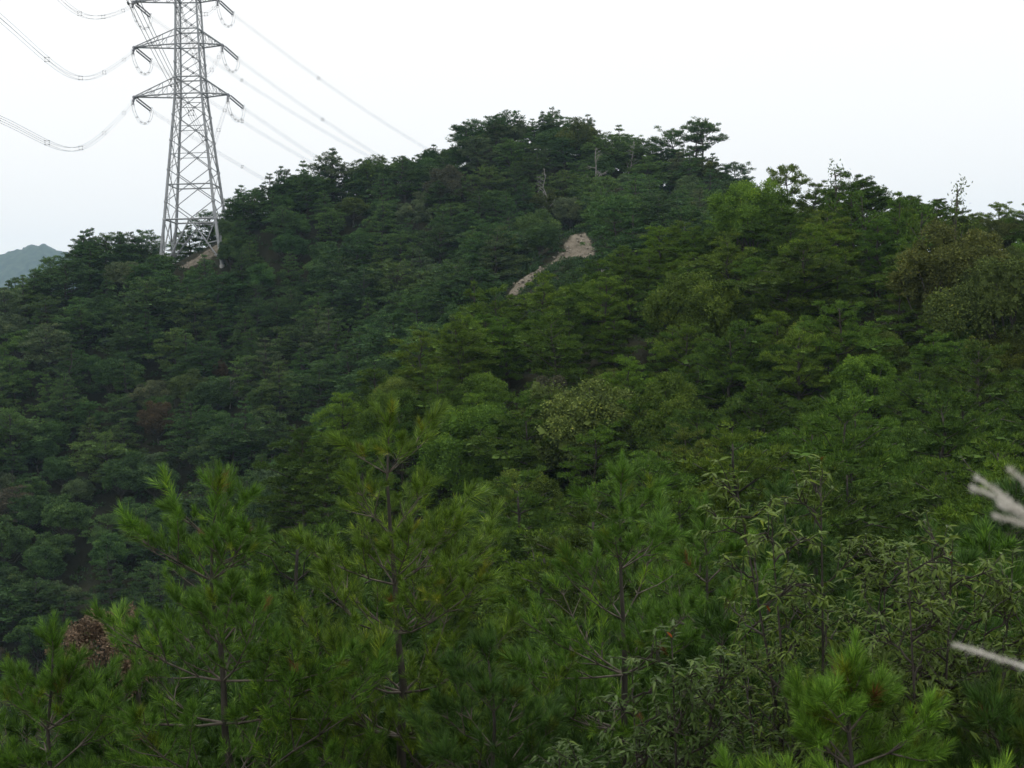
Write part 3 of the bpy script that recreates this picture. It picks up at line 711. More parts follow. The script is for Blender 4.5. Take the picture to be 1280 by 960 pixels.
# ------------------------------------------------------------------ transmission tower
def unit_cyl(name, mat, sides=8):
    g = Geo(); th = np.arange(sides) * 2 * PI / sides
    r = np.stack([np.cos(th), np.sin(th), 0 * th], -1)
    V = np.concatenate([r, r + [0, 0, 1], [[0, 0, 0], [0, 0, 1]]]); j = np.arange(sides); k = (j + 1) % sides
    g.add(V, np.concatenate([np.stack([k, j, j * 0 + 2 * sides], -1), np.stack([j + sides, k + sides, j * 0 + 2 * sides + 1], -1)]), np.stack([j, k, k + sides, j + sides], -1))
    me = g.mesh(name, mat, False, None)
    return me
CYL = unit_cyl('steel_tube', M_STEEL)
def member(name, p0, p1, r, parent, data=None):
    p0, p1 = np.asarray(p0, float), np.asarray(p1, float); d = p1 - p0
    o = bpy.data.objects.new(name, data or CYL); COL.objects.link(o); o.parent = parent
    L = np.linalg.norm(d); q = Vector(d).to_track_quat('Z', 'Y')
    o.matrix_basis = Matrix.Translation(p0) @ q.to_matrix().to_4x4() @ Matrix.Diagonal((r, r, L, 1))
    return o

TY = 246.0
zpx = lambda py: P(246, py, TY)[2]
base = P(246, 326, TY)
tower = link('transmission_tower', None, None, base); tower.empty_display_size = 1
tag(tower, 'tall grey steel lattice pylon with crossarms on the left crest', 'pylon')
hz = lambda py: zpx(py) - base[2]                 # height above the tower base for a photo row
def half(py):                                     # half side of the square shaft at a photo row
    return float(np.interp(-py, [-332, -276, -120, 0, 110, 150], [5.55, 4.35, 2.3, 1.78, 1.25, 0.9]))
SG = [(-1, -1), (1, -1), (1, 1), (-1, 1)]
def corner(py, k):
    s = SG[k]; a = half(py); return np.array([s[0] * a, s[1] * a, hz(py)])
levels = [276, 254, 214, 177, 145, 119, 98, 79, 57, 38, 19, 0, -19, -38, -58, -78, -98]
feet = []
for k, s in enumerate(SG):
    a = half(332); gx_, gy_ = base[0] + s[0] * a, base[1] + s[1] * a
    zz = float(height(gx_, gy_)[0]) - base[2]
    feet.append(np.array([s[0] * a, s[1] * a, zz - 0.4]))
for k in range(4):
    pts = [feet[k]] + [corner(l, k) for l in levels]
    g = Geo(); tube(g, pts, [0.30] + list(np.interp(np.arange(len(levels)), [0, 5, 16], [0.27, 0.2, 0.12])), 8)
    for q in range(1, 9):      # bolted flange collars
        d = norm(pts[q + 1] - pts[q]) if q + 1 < len(pts) else np.array([0, 0, 1]); c = np.array(pts[q])
        tube(g, [c - d * 0.18, c + d * 0.18], [0.37 * (1 - q * 0.03)] * 2, 8)
    link('leg', g.mesh('leg', M_STEEL, False, None), tower)
    g = Geo(); a = feet[k]; tube(g, [a + [0, 0, -1.2], a + [0, 0, 0.55], a + [0, 0, 0.56]], [0.5, 0.45, 0.02], 10)
    link('footing', g.mesh('footing', noise_material('concrete', (0.3, 0.3, 0.29), (0.42, 0.41, 0.39), 3) if k == 0 else bpy.data.materials['concrete'], False, None), tower)
rb = lambda i: float(np.interp(i, [0, 5, 16], [0.08, 0.06, 0.048]))
for k in range(4):
    k2 = (k + 1) % 4
    A = lambda l: corner(l, k); B = lambda l: corner(l, k2)
    # belt and legs of the bottom panel
    member('belt', A(276), B(276), 0.15, tower)
    mid = (A(276) + B(276)) / 2
    member('brace', feet[k] + [0, 0, 0.9], mid, 0.13, tower); member('brace', feet[k2] + [0, 0, 0.9], mid, 0.13, tower)
    for F, C in ((feet[k], A), (feet[k2], B)):
        q = F + (mid - F) * 0.5; le = F + (C(276) - F) * 0.55
        member('brace', le, q, 0.09, tower); member('brace', le + (C(276) - le) * 0.95, q, 0.08, tower)
        q3 = F + (mid - F) * 0.26; member('brace', q3, F + (C(276) - F) * 0.28, 0.07, tower)
    member('brace', A(254), mid, rb(0), tower); member('brace', B(254), mid, rb(0), tower)
    for i_ in range(1, len(levels) - 1):
        lo, hi = levels[i_], levels[i_ + 1]
        member('brace', A(lo), B(hi), rb(i_), tower); member('brace', B(lo), A(hi), rb(i_), tower)
        la, lb = half(lo), half(hi); f = la / (la + lb); ml = lo + (hi - lo) * f
        if lo > 119: member('crossing_strut', A(ml), B(ml), 0.06 if lo < 254 else 0.12, tower)
        if lo in (119, 98, 57, 38, 0, -19): member('belt', A(lo), B(lo), 0.12, tower)
        # gusset plates at the crossing
        c = (A(ml) + B(ml)) / 2
        if lo > 17:
            n_ = norm(np.cross(B(ml) - A(ml), [0, 0, 1])); member('gusset_plate', c - n_ * 0.05, c + n_ * 0.05, 0.24 if lo > 119 else 0.2, tower)
# maintenance ladder up one leg
g = Geo()
for f in np.linspace(0, 1, 2):
    pass
for sx in (-0.2, 0.2):
    tube(g, [corner(l, 0) + [0.45 + sx, -0.12, 0] for l in levels], 0.035, 4)
for a_, b_ in zip(levels[:-1], levels[1:]):
    for f in np.linspace(0, 1, 9)[:-1]:
        c = corner(a_, 0) * (1 - f) + corner(b_, 0) * f + [0.45, -0.12, 0]; tube(g, [c - [0.2, 0, 0], c + [0.2, 0, 0]], 0.022, 4)
link('ladder', g.mesh('ladder', M_STEEL, False, None), tower)

# insulator string mesh along +Z, length 1 unit = real length 4.2 m
def insulator_mesh():
    g = Geo()
    for s in (-0.24, 0.24):
        n = 20; zs = np.repeat(np.linspace(0.35, 3.75, n), 4); rs = np.tile([0.05, 0.145, 0.125, 0.05], n)
        zs = zs + np.tile([-0.06, -0.02, 0.04, 0.07], n)
        pts = np.stack([np.full(len(zs), s), np.zeros(len(zs)), zs], -1)
        th = np.arange(8) * PI / 4
        ring = pts[:, None] + rs[:, None, None] * np.stack([np.cos(th), np.sin(th), 0 * th], -1)[None]
        i = np.arange(len(zs) - 1)[:, None] * 8; j = np.arange(8)[None]; k = (j + 1) % 8
        g.add(ring.reshape(-1, 3), None, np.stack([i + j, i + k, i + 8 + k, i + 8 + j], -1).reshape(-1, 4))
    return g.mesh('insulator_string', M_PORC, False, None)
def hardware_mesh():
    g = Geo()
    tube(g, [[0, 0, -0.05], [0, 0, 0.12]], 0.09, 6); tube(g, [[-0.24, 0, 0.3], [0, 0, 0.1], [0.24, 0, 0.3]], 0.06, 6)
    tube(g, [[-0.24, 0, 3.8], [0, 0, 4.15], [0.24, 0, 3.8]], 0.06, 6)
    th = np.linspace(0, 2 * PI, 13)
    for s in (-0.3, 0.3): tube(g, np.stack([s + 0.28 * np.cos(th), 0.28 * np.sin(th), 3.85 + 0 * th], -1), 0.03, 5)   # corona rings
    return g.mesh('yoke', M_STEEL, False, None)
INS, YOKE = insulator_mesh(), hardware_mesh()

OUT = norm(np.array([0.60, 1.0, 0]))            # line heading away
INC = norm(np.array([0.177, -1.0, 0]))          # line heading towards the camera
ARMS = [(119, 98, 168, 122, 285, 118), (57, 38, 168, 59.5, 278, 55.5), (0, -19, 167, 0, 272, -7)]
tips = {}
for row, tie, lx, ly, rx, ry in ARMS:
    for side, ax, ay in ((-1, lx, ly), (1, rx, ry)):
        tip = P(ax, ay, TY) - base; tip[2] = hz(row)
        arm = link('crossarm', None, tower); arm.empty_display_size = 0.3
        kk = (0, 3) if side < 0 else (1, 2)
        rootp = [corner(row, k) for k in kk]; tiep = [corner(tie, k) for k in kk]
        tv = [tip + np.array([0, y_, 0]) for y_ in (-0.25, 0.25)]
        for a_ in range(2):
            member('chord', rootp[a_], tv[a_], 0.13, arm); member('tie', tiep[a_], tv[a_], 0.10, arm)
            for f in (0.3, 0.58, 0.8):
                c1 = rootp[a_] + (tv[a_] - rootp[a_]) * f; t1 = tiep[a_] + (tv[a_] - tiep[a_]) * f; t0 = tiep[a_] + (tv[a_] - tiep[a_]) * (f - 0.25)
                member('lattice_bar', c1, t1, 0.045, arm); member('lattice_bar', c1, t0, 0.04, arm)
        for f in (0.0, 0.3, 0.58):
            c0 = rootp[0] + (tv[0] - rootp[0]) * f; c1 = rootp[1] + (tv[1] - rootp[1]) * min(1, f + 0.28); member('lattice_bar', c0, c1, 0.05, arm)
        member('hanger_plate', tip - [0, 0.35, 0.1], tip + [0, 0.35, -0.1], 0.3, arm)
        tips[(row, side)] = tip
        ends = []
        for hd, drop in ((OUT, -0.46), (INC, -0.42)):
            d = norm(hd + np.array([0, 0, drop])); a0 = tip + np.array([hd[0], hd[1], 0]) * 0.3 - [0, 0, 0.2]
            q = Vector(d).to_track_quat('Z', 'X').to_matrix().to_4x4()
            for nm, dat in (('insulator_string', INS), ('yoke', YOKE)):
                o = bpy.data.objects.new(nm, dat); COL.objects.link(o); o.parent = arm; o.matrix_basis = Matrix.Translation(a0) @ q
            ends.append(a0 + d * 4.2)
        tips[(row, side, 'ends')] = ends
        # jumper loops below the tip
        g = Geo(); t = np.linspace(0, 1, 17)[:, None]
        for s in (-0.2, 0.2):
            for s2 in (0, 0.35):
                q = ends[0] * (1 - t) + ends[1] * t; q = q + np.array([0, 0, -1.0]) * ((4 * t * (1 - t)) ** 0.6) * (2.6 + s2) + np.array([s, 0, 0])
                tube(g, q, 0.016, 4)
        for f in (0.2, 0.4, 0.6, 0.8):
            c = ends[0] * (1 - f) + ends[1] * f + np.array([0, 0, -1.0]) * ((4 * f * (1 - f)) ** 0.6) * 2.75
            tube(g, [c - [0.25, 0, 0], c + [0.25, 0, 0]], 0.035, 5); tube(g, [c - [0, 0, 0.22], c + [0, 0, 0.22]], 0.035, 5)
        link('jumper_loop', g.mesh('jumper_loop', M_WIRE, False, None), arm)
# earth-wire peak
apex = np.array([0, 0, hz(-150)])
for k in range(4): member('peak_leg', corner(-98, k), apex, 0.09, tower)
for k in range(4): member('belt', corner(-98, k), corner(-98, (k + 1) % 4), 0.09, tower)

# conductors: bundles of four wires with spacers
def spline(pts, n):
    pts = np.array(pts); s = np.concatenate([[0], np.cumsum(np.linalg.norm(np.diff(pts, axis=0), axis=1))]); m = len(pts)
    h = np.diff(s); A = np.zeros((m, m)); b = np.zeros((m, 3)); A[0, 0] = A[-1, -1] = 1
    for i in range(1, m - 1):
        A[i, i - 1], A[i, i], A[i, i + 1] = h[i - 1], 2 * (h[i - 1] + h[i]), h[i]
        b[i] = 6 * ((pts[i + 1] - pts[i]) / h[i] - (pts[i] - pts[i - 1]) / h[i - 1])
    M = np.linalg.solve(A, b); q = np.linspace(0, s[-1], n); k = np.clip(np.searchsorted(s, q) - 1, 0, m - 2)
    a = ((s[k + 1] - q) / h[k])[:, None]; c = ((q - s[k]) / h[k])[:, None]
    return a * pts[k] + c * pts[k + 1] + ((a ** 3 - a) * M[k] + (c ** 3 - c) * M[k + 1]) * (h[k] ** 2)[:, None] / 6
low_l = P(168, 122, TY)
IN_SHAPE = [np.zeros(3), P(125, 172, 196) - low_l, P(85, 188, 162) - low_l, P(0, 151, 120) - low_l, P(165, 0, 66) - (low_l + np.array([tips[(119, 1)][0] - tips[(119, -1)][0], 0, 0])), np.array([36.0, -230.0, -18.0]), np.array([50.0, -310.0, 0.0])]
ROWN = {119: 'lowest', 57: 'middle', 0: 'upper'}
def bundle(name, pts, label, group, spacing, sep=0.42, wr=0.016):
    root = link(name, None, None, pts[0]); root.empty_display_size = 0.3; tag(root, label, 'power line', group)
    o0 = pts[0]; d = norm(np.gradient(pts, axis=0)); sd = norm(np.cross(d, [0, 0, 1])); up = np.cross(sd, d)
    for a_, b_ in ((-1, -1), (1, -1), (1, 1), (-1, 1)):
        g = Geo(); tube(g, pts - o0 + sd * a_ * sep / 2 + up * b_ * sep / 2, wr, 4); link('wire', g.mesh('wire', M_WIRE, False, None), root)
    s = np.concatenate([[0], np.cumsum(np.linalg.norm(np.diff(pts, axis=0), axis=1))])
    for q in np.arange(spacing * 0.45, s[-1], spacing):
        i_ = int(np.clip(np.searchsorted(s, q), 1, len(pts) - 1)); c = pts[i_] - o0; g = Geo(); h = sep / 2
        cs = [c + sd[i_] * a_ * h + up[i_] * b_ * h for a_, b_ in ((-1, -1), (1, -1), (1, 1), (-1, 1), (-1, -1))]
        for u_, v_ in zip(cs[:-1], cs[1:]): tube(g, [u_, v_], 0.014, 4)
        for u_ in cs[:-1]: tube(g, [u_ - d[i_] * 0.14, u_ + d[i_] * 0.14], 0.06, 5)
        link('spacer', g.mesh('spacer', M_WIRE, False, None), root)
for row in (119, 57, 0):
    for side in (-1, 1):
        e_out, e_in = [base + e for e in tips[(row, side, 'ends')]]
        tip = base + tips[(row, side)]
        # towards the camera
        pts = [e_in] + [tip + s for s in IN_SHAPE[1:]]
        sn = 'left' if side < 0 else 'right'
        bundle('power_line', spline(pts, 90), f'four-wire cable bundle sagging towards the viewer from {ROWN[row]} {sn} crossarm', 'cables towards the viewer', 28)
        # away behind the ridge
        t = np.linspace(0, 1, 60)[:, None]; Ls = 340.0
        q = e_out + np.array([OUT[0], OUT[1], 0]) * Ls * t + np.array([0, 0, 1.0]) * (-0.36 * Ls * t + 0.36 * Ls * t * t)
        bundle('power_line', q, f'four-wire cable bundle running behind the ridge from {ROWN[row]} {sn} crossarm', 'cables behind the ridge', 46, 0.42, 0.014)

# ------------------------------------------------------------------ foreground pines
NEEDLE = 0.108
def tuft_mesh(n=84):
    """a shoot: needles round a 0.17 m long twig along +Z, swept forward like a brush"""
    g = Geo(); t = rng.uniform(0.0, 1.0, n) ** 0.7; az = rng.random(n) * 6.28
    ang = np.interp(t, [0, 0.6, 1], [0.85, 0.6, 0.28]) + rng.normal(size=n) * 0.13
    pos = np.stack([0.004 * np.cos(az), 0.004 * np.sin(az), t * 0.16], -1)
    d = np.stack([np.sin(ang) * np.cos(az), np.sin(ang) * np.sin(az), np.cos(ang)], -1)
    L = NEEDLE * rng.uniform(0.75, 1.15, n); v = np.clip(0.42 + 0.2 * rng.normal(size=n), 0, 1)
    needles(g, pos, d, L, 0.0058, v)
    return g
TUFT_G = [tuft_mesh() for _ in range(6)]
TUFT_M = [t.mesh('needle_tuft', M_NEEDLE) for t in TUFT_G]
TUFT_V = [np.concatenate(t.v) for t in TUFT_G]; TUFT_A = [np.concatenate(t.a) for t in TUFT_G]

THIN_V, THIN_A = [], []          # the same shoots with half the needles, a little wider
for V_, A_ in zip(TUFT_V, TUFT_A):
    c_ = V_.reshape(-1, 3, 3)[np.arange(len(V_) // 3) % 3 < 2].copy(); m_ = c_[:, [0, 1]].mean(1, keepdims=True); c_[:, [0, 1]] = m_ + (c_[:, [0, 1]] - m_) * 1.25
    THIN_V.append(c_.reshape(-1, 3)); THIN_A.append(A_.reshape(-1, 3)[np.arange(len(V_) // 3) % 3 < 2].ravel())

def frame_from(d):
    d = norm(d); ref = np.array([1.0, 0, 0]) if abs(d[2]) > 0.9 else np.array([0, 0, 1.0])
    a = norm(np.cross(ref, d)); b = np.cross(d, a); th = rng.random() * 6.28
    a, b = a * math.cos(th) + b * math.sin(th), -a * math.sin(th) + b * math.cos(th)
    return np.stack([a, b, d], 1)

def grow(p, d, age, order, seg, S, Tf, rscale):
    pts, rad = [p], [0.0026 + 0.0019 * age * rscale]
    for k in range(age):
        L = seg * rng.uniform(0.75, 1.2) * (0.75 if k == age - 1 else 1)
        d = norm(d + np.array([0, 0, 0.14 + 0.10 * (order > 0)]) + rng.normal(size=3) * 0.10)
        rem = age - 1 - k
        q = p + d * L
        if rem == 0 or (rem == 1 and rng.random() < 0.6) or (rem == 2 and rng.random() < 0.45) or (rem == 3 and rng.random() < 0.25): Tf.append((p + d * L * 0.3, norm(d + np.array([0, 0, 0.35])), L, order, rem))
        p = q; pts.append(p); rad.append(0.0022 + 0.0018 * rem * rscale)
        if rem > 0 and order < 2:
            nl = rng.integers(2, 4) if order == 0 else rng.integers(0, 2)
            a0 = rng.random() * 6.28; sd = norm(np.cross(d, [0, 0, 1.0]) + 1e-6)
            up = np.cross(sd, d)
            for j in range(nl):
                a = (0 if j % 2 == 0 else PI) + rng.normal() * 0.5
                sv = sd * math.cos(a) + up * math.sin(a) * 0.8
                grow(p, norm(d * 0.62 + sv * 0.78 + np.array([0, 0, 0.1])), min(rem, 3 if order == 0 else 1), order + 1, seg * 0.68, S, Tf, rscale * 0.8)
    # bud whorl at the tip
    for j in range(1 if order else 3):
        Tf.append((p - d * 0.03, norm(d + rng.normal(size=3) * 0.5 + np.array([0, 0, 0.45])), seg * 0.7, order, 0))
    S.append((np.array(pts), np.array(rad)))

def make_pine(px, ptop, Yd, label, whorls, seg, tint, cap=230, spread=0.9, lead=0.42, seed=0, gap=0.40, lopsided=None):
    """foreground pine: > trunk, branch (> needle_tuft), needles"""
    global rng
    keep = rng; rng = np.random.default_rng(1000 + seed)
    top = P(px, ptop, Yd); z0 = float(height(top[0], top[1])[0])
    root = link('pine_tree', None, None, (top[0], top[1], z0 - 0.05)); root.empty_display_size = 0.2
    tag(root, label, 'pine tree', 'foreground pines')
    Ht = top[2] - z0
    tp = [np.array([rng.normal() * 0.1, rng.normal() * 0.1, 0])]
    hs_ = [Ht]; h = Ht - lead
    for k in range(whorls): hs_.append(h); h -= gap * rng.uniform(0.6, 1.3) * (1 + 0.03 * k)
    hs_ = [q for q in hs_ if q > 0.25]
    zz = np.linspace(0, Ht - 0.03, 16); wob = np.cumsum(rng.normal(size=(16, 2)) * 0.028, 0); wob -= wob[-1]
    tpts = np.stack([wob[:, 0], wob[:, 1], zz], -1)
    at = lambda h: np.array([np.interp(h, zz, tpts[:, 0]), np.interp(h, zz, tpts[:, 1]), h])
    g = Geo(); tube(g, tpts, np.interp(Ht - zz, [0, 0.6, 4], [0.007, 0.013, 0.055]), 7)
    link('trunk', g.mesh('trunk', M_BARK, True, None), root)
    col = np.array(TINT_FG[tint])
    branches = []
    for k, h in enumerate(hs_):
        c = at(min(h, Ht - 0.03))
        if k == 0:
            S, Tf = [], []
            for j in range(5):
                az = j * 1.256 + rng.normal() * 0.2; el = 0.95 if j else 1.5
                d = np.array([math.cos(az) * math.cos(el), math.sin(az) * math.cos(el), math.sin(el)])
                L = 0.17 if j else 0.2
                S.append((np.array([c, c + d * L]), np.array([0.005, 0.003]))); Tf.append((c, d, L * 1.1, 0, 0)); Tf.append((c + d * L * 0.7, d, L * 0.8, 0, 0))
            for f in (0.35, 0.6, 0.8): Tf.append((at(h - lead * (1 - f)), np.array([rng.normal() * 0.2, rng.normal() * 0.2, 1]), 0.22, 0, 0))
            branches.append((S, Tf, 0)); continue
        nb = rng.integers(4, 6) if k < 2 else rng.integers(5, 8); a0 = rng.random() * 6.28
        for j in range(nb):
            az = a0 + j * 2 * PI / nb + rng.normal() * 0.3
            el = max(0.02, 0.75 - 0.13 * k) + rng.normal() * 0.12
            d = np.array([math.cos(az) * math.cos(el), math.sin(az) * math.cos(el), math.sin(el)])
            age = min(k + 1, 6); S, Tf = [], []
            if k > 1 and rng.random() < 0.14: continue
            f = rng.uniform(0.68, 1.22)
            if lopsided is not None: f *= 1 + 0.35 * (d[0] * lopsided)
            grow(c, d, age, 0, seg * spread * f * rng.uniform(0.85, 1.1) * (1.0 if k < 6 else 1.05), S, Tf, 1.0)
            branches.append((S, Tf, k))
    cand = [(b, i) for b, (S, Tf, k) in enumerate(branches) for i in range(len(Tf))]
    wpos = np.array([branches[b][1][i][0] for b, i in cand]) + np.array([top[0], top[1], z0])
    pr = proj(wpos); inside = (pr[:, 0] > -10) & (pr[:, 0] < 1290) & (pr[:, 1] > 0) & (pr[:, 1] < 965)
    # the ones nearest the viewer and highest show largest
    score = np.linalg.norm(wpos, axis=1) - 0.35 * wpos[:, 2] + 1e3 * ~inside
    order = np.argsort(score); single = set(order[:cap].tolist()); n = 0
    rest = Geo()
    idx = {c: q for q, c in enumerate(cand)}
    for b, (S, Tf, k) in enumerate(branches):
        g = Geo()
        for pts, rad in S: tube(g, pts, rad, 5 if k > 3 else 4)
        bo = link('branch', g.mesh('branch', M_TWIG, True, None), root)
        for i, (p, d, L, o_, rem) in enumerate(Tf):
            v = int(rng.integers(6)); R = frame_from(d); s = np.clip(L / 0.2, 0.72, 1.25) * rng.uniform(0.9, 1.12)
            if idx[(b, i)] in single:
                ob = bpy.data.objects.new('needle_tuft', TUFT_M[v]); COL.objects.link(ob); ob.parent = bo
                M = Matrix.Translation(p) @ Matrix([list(r) for r in R]).to_4x4() @ Matrix.Scale(s, 4); ob.matrix_basis = M
                c = col * rng.uniform(0.65, 1.3) * (np.array([1.5, 1.05, 0.8]) if rng.random() < 0.08 else 1)
                if rng.random() < 0.018: c = np.array([0.16, 0.075, 0.03])
                ob.color = (*np.clip(c, 0, 1), 1)
            else:
                V = (THIN_V[v] * s) @ R.T + p; rest.add(V, np.arange(len(V)).reshape(-1, 3), None, np.clip(THIN_A[v] + rng.normal() * 0.18, 0, 1))
    if rest.n:
        r = link('needles', rest.mesh('needles', M_NEEDLE), root, color=col); r['kind'] = 'stuff'
    print('pine', label[:30], 'tufts', len(cand), 'H %.1f' % Ht)
    rng = keep
TINT_FG = {'fg': (0.092, 0.195, 0.028), 'fgy': (0.116, 0.205, 0.028), 'fgd': (0.054, 0.118, 0.024), 'fgl': (0.125, 0.250, 0.032)}

make_pine(271, 606, 11.6, 'young pine at lower left with an upright candle shoot', 7, 0.29, 'fg', seed=1, gap=0.44)
make_pine(486, 522, 12.2, 'young pine left of centre with the tallest leader', 8, 0.29, 'fgy', seed=2, lead=0.44, lopsided=0.4, gap=0.48)
make_pine(776, 594, 13.0, 'young pine in the centre, rising left of the oak', 8, 0.29, 'fg', seed=3, spread=0.95, lopsided=-0.5, gap=0.44)
make_pine(1066, 848, 6.8, 'bright low pine at the bottom right', 6, 0.185, 'fgl', seed=4, cap=220, gap=0.24, lead=0.22)
make_pine(66, 800, 11.2, 'dense pine top in the bottom left corner', 6, 0.25, 'fg', seed=5, cap=130, gap=0.32)
make_pine(610, 812, 10.4, 'dark pine at the bottom between the left and centre pines', 6, 0.24, 'fgd', seed=6, cap=110, gap=0.34)
make_pine(1240, 890, 7.0, 'small pine sprout in the bottom right corner', 5, 0.19, 'fgd', seed=7, cap=80, gap=0.26, lead=0.24)
make_pine(880, 640, 15.0, 'pine behind the oak, right of the centre pine', 6, 0.27, 'fg', seed=8, cap=90)

# second row of pines: shared models with joined needles
def young_model(seed, whorls=7, Ht=4.6):
    global rng
    keep = rng; rng = np.random.default_rng(seed)
    S, Tf = [], []; h = Ht - 0.35
    for k in range(whorls):
        nb = rng.integers(4, 6); a0 = rng.random() * 6.28
        for j in range(nb):
            az = a0 + j * 2 * PI / nb; el = max(0.03, 0.75 - 0.12 * k)
            grow(np.array([0, 0, h]), np.array([math.cos(az) * math.cos(el), math.sin(az) * math.cos(el), math.sin(el)]), min(k + 1, 6), 0, 0.26 * rng.uniform(0.85, 1.15), S, Tf, 1.0)
        h -= 0.42
    Tf += [(np.array([0, 0, Ht - 0.3 + 0.1 * q]), np.array([0.1 * rng.normal(), 0.1 * rng.normal(), 1]), 0.2, 0, 0) for q in range(3)]
    tg, bg_, ng = Geo(), Geo(), Geo()
    tube(tg, [[0, 0, -0.3], [0.05, 0, Ht * 0.5], [0, 0, Ht]], [0.06, 0.035, 0.008], 6)
    for pts, rad in S: tube(bg_, pts, rad * 1.15, 4)
    for p, d, L, o_, rem in Tf:
        v = int(rng.integers(6)); R = frame_from(d); V = TUFT_V[v].reshape(-1, 3, 3)[::2].reshape(-1, 3) * 1.15
        c = V.reshape(-1, 3, 3); md = c[:, [0, 1]].mean(1, keepdims=True); c[:, [0, 1]] = md + (c[:, [0, 1]] - md) * 1.9; V = c.reshape(-1, 3)
        A = TUFT_A[v].reshape(-1, 3)[::2].ravel()
        ng.add(V @ R.T + p, np.arange(len(V)).reshape(-1, 3), None, np.clip(A + rng.normal() * 0.1, 0, 1))
    rng = keep
    return tg.mesh('trunk', M_BARK, True, None), bg_.mesh('branches', M_TWIG, True, None), ng.mesh('needles', M_NEEDLE), Ht
YM = [young_model(501), young_model(502, 6, 4.0), young_model(503, 8, 5.2)]
for px, pt, Yd, v, tint, label in [
    (1130, 592, 24, 1, 'fgl', 'bright rounded pine standing alone below the near ridge, right of the oak tips'),
    (1235, 640, 20, 0, 'fg', 'pine at the right edge behind the grass plumes'), (1165, 660, 16, 2, 'fgd', 'pine behind the right oak, below the bright rounded pine'),
    (660, 690, 19, 0, 'fgd', 'dark pine in the gap between the left and centre pines'), (350, 660, 20, 2, 'fgd', 'dark pine between the two left pines'),
    (560, 720, 17, 1, 'fgd', 'pine just right of the tallest leader, behind it'), (30, 860, 17, 1, 'fgd', 'dark pine behind the bottom left corner pine'),
    (190, 790, 16, 0, 'fgd', 'dark pine behind the candle-shoot pine'), (720, 780, 16, 1, 'fgd', 'low pine under the centre pine'), (960, 700, 18, 0, 'fgd', 'dark pine hidden behind the oak'),
    (400, 790, 14, 1, 'fgd', 'low dark pine between the left pines at the bottom'), (830, 790, 14.5, 0, 'fgd', 'low dark pine at the bottom behind the broadleaf bush'),
    (230, 705, 22, 0, 'fgd', 'dark pine well behind the candle-shoot pine, upper one'), (150, 735, 25, 2, 'fgd', 'dark pine near the withered brown bush'), (310, 730, 19, 1, 'fgd', 'dark pine right behind the candle-shoot pine trunk'),
    (120, 850, 14, 0, 'fgd', 'low dark pine left of the candle-shoot pine at the bottom'), (300, 860, 13.5, 1, 'fgd', 'low dark pine under the candle-shoot pine'),
    (480, 740, 18, 2, 'fgd', 'pine right behind the trunk of the tallest-leader pine'), (520, 860, 13, 0, 'fgd', 'low dark pine at the bottom left of centre'),
    (690, 870, 13, 1, 'fgd', 'low dark pine at the bottom centre'), (760, 720, 22, 2, 'fgd', 'pine well behind the trunk of the centre pine'), (440, 640, 26, 0, 'fgd', 'farther pine left of the tallest-leader pine trunk'),
    (620, 640, 27, 1, 'fgd', 'farther dark pine right of the tallest-leader pine'), (900, 760, 13, 0, 'fgd', 'dark pine behind the oak trunk'), (1060, 760, 14, 1, 'fgd', 'pine between the two oaks, behind them'),
    (980, 560, 33, 2, 'fgd', 'farther pine behind the oak tips'), (1270, 560, 30, 0, 'fgd', 'farther pine at the right edge beside the plumes'), (780, 600, 34, 1, 'fgd', 'farther pine behind the centre pine')]:
    p = P(px, pt, Yd); z = float(height(p[0], p[1])[0]); m = YM[v]; s = (p[2] - z) / m[3]
    s = float(np.clip(s, 0.7, 1.5)); zb = p[2] - s * m[3]
    root = link('pine_tree', None, None, (p[0], p[1], min(z, zb) if zb > z - 1.0 else z), rng.random() * 6.28); root.scale = (s,) * 3; root.empty_display_size = 0.2
    tag(root, label, 'pine tree', 'pines in the second row')
    link('trunk', m[0], root); link('branches', m[1], root)
    n_ = link('needles', m[2], root, color=np.array(TINT_FG[tint]) * rng.uniform(0.85, 1.1)); n_['kind'] = 'stuff'

# ------------------------------------------------------------------ foreground oaks (narrow glossy leaves)
def leaf_geo():
    g = Geo(); L, Wd = 0.055, 0.016; k = rng.uniform(0.2, 0.5); bend = rng.uniform(0.15, 0.7)
    def row(t, w):
        z = -bend * L * t * t; return [[-w, L * t, z + k * w], [0, L * t, z], [w, L * t, z + k * w]]
    V = [[0, 0, 0]] + row(0.35, Wd * 0.45) + row(0.68, Wd * 0.42) + [[0, L, -bend * L]]
    g.add(V, [[0, 2, 1], [0, 3, 2], [4, 5, 7], [5, 6, 7]], [[1, 2, 5, 4], [2, 3, 6, 5]], np.full(8, 0.5))
    return g
LEAF_G = [leaf_geo() for _ in range(5)]
LEAF_V = [np.concatenate(q.v) for q in LEAF_G]; LT, LQ = LEAF_G[0].t[0], LEAF_G[0].q[0]
def _leafmesh(k, v):
    g = Geo(); g.add(LEAF_V[k], LT, LQ, np.full(8, v)); return g.mesh('leaf', M_LEAF, True)
LEAF_M = [_leafmesh(k, v) for k in range(5) for v in (0.25, 0.5, 0.8)]

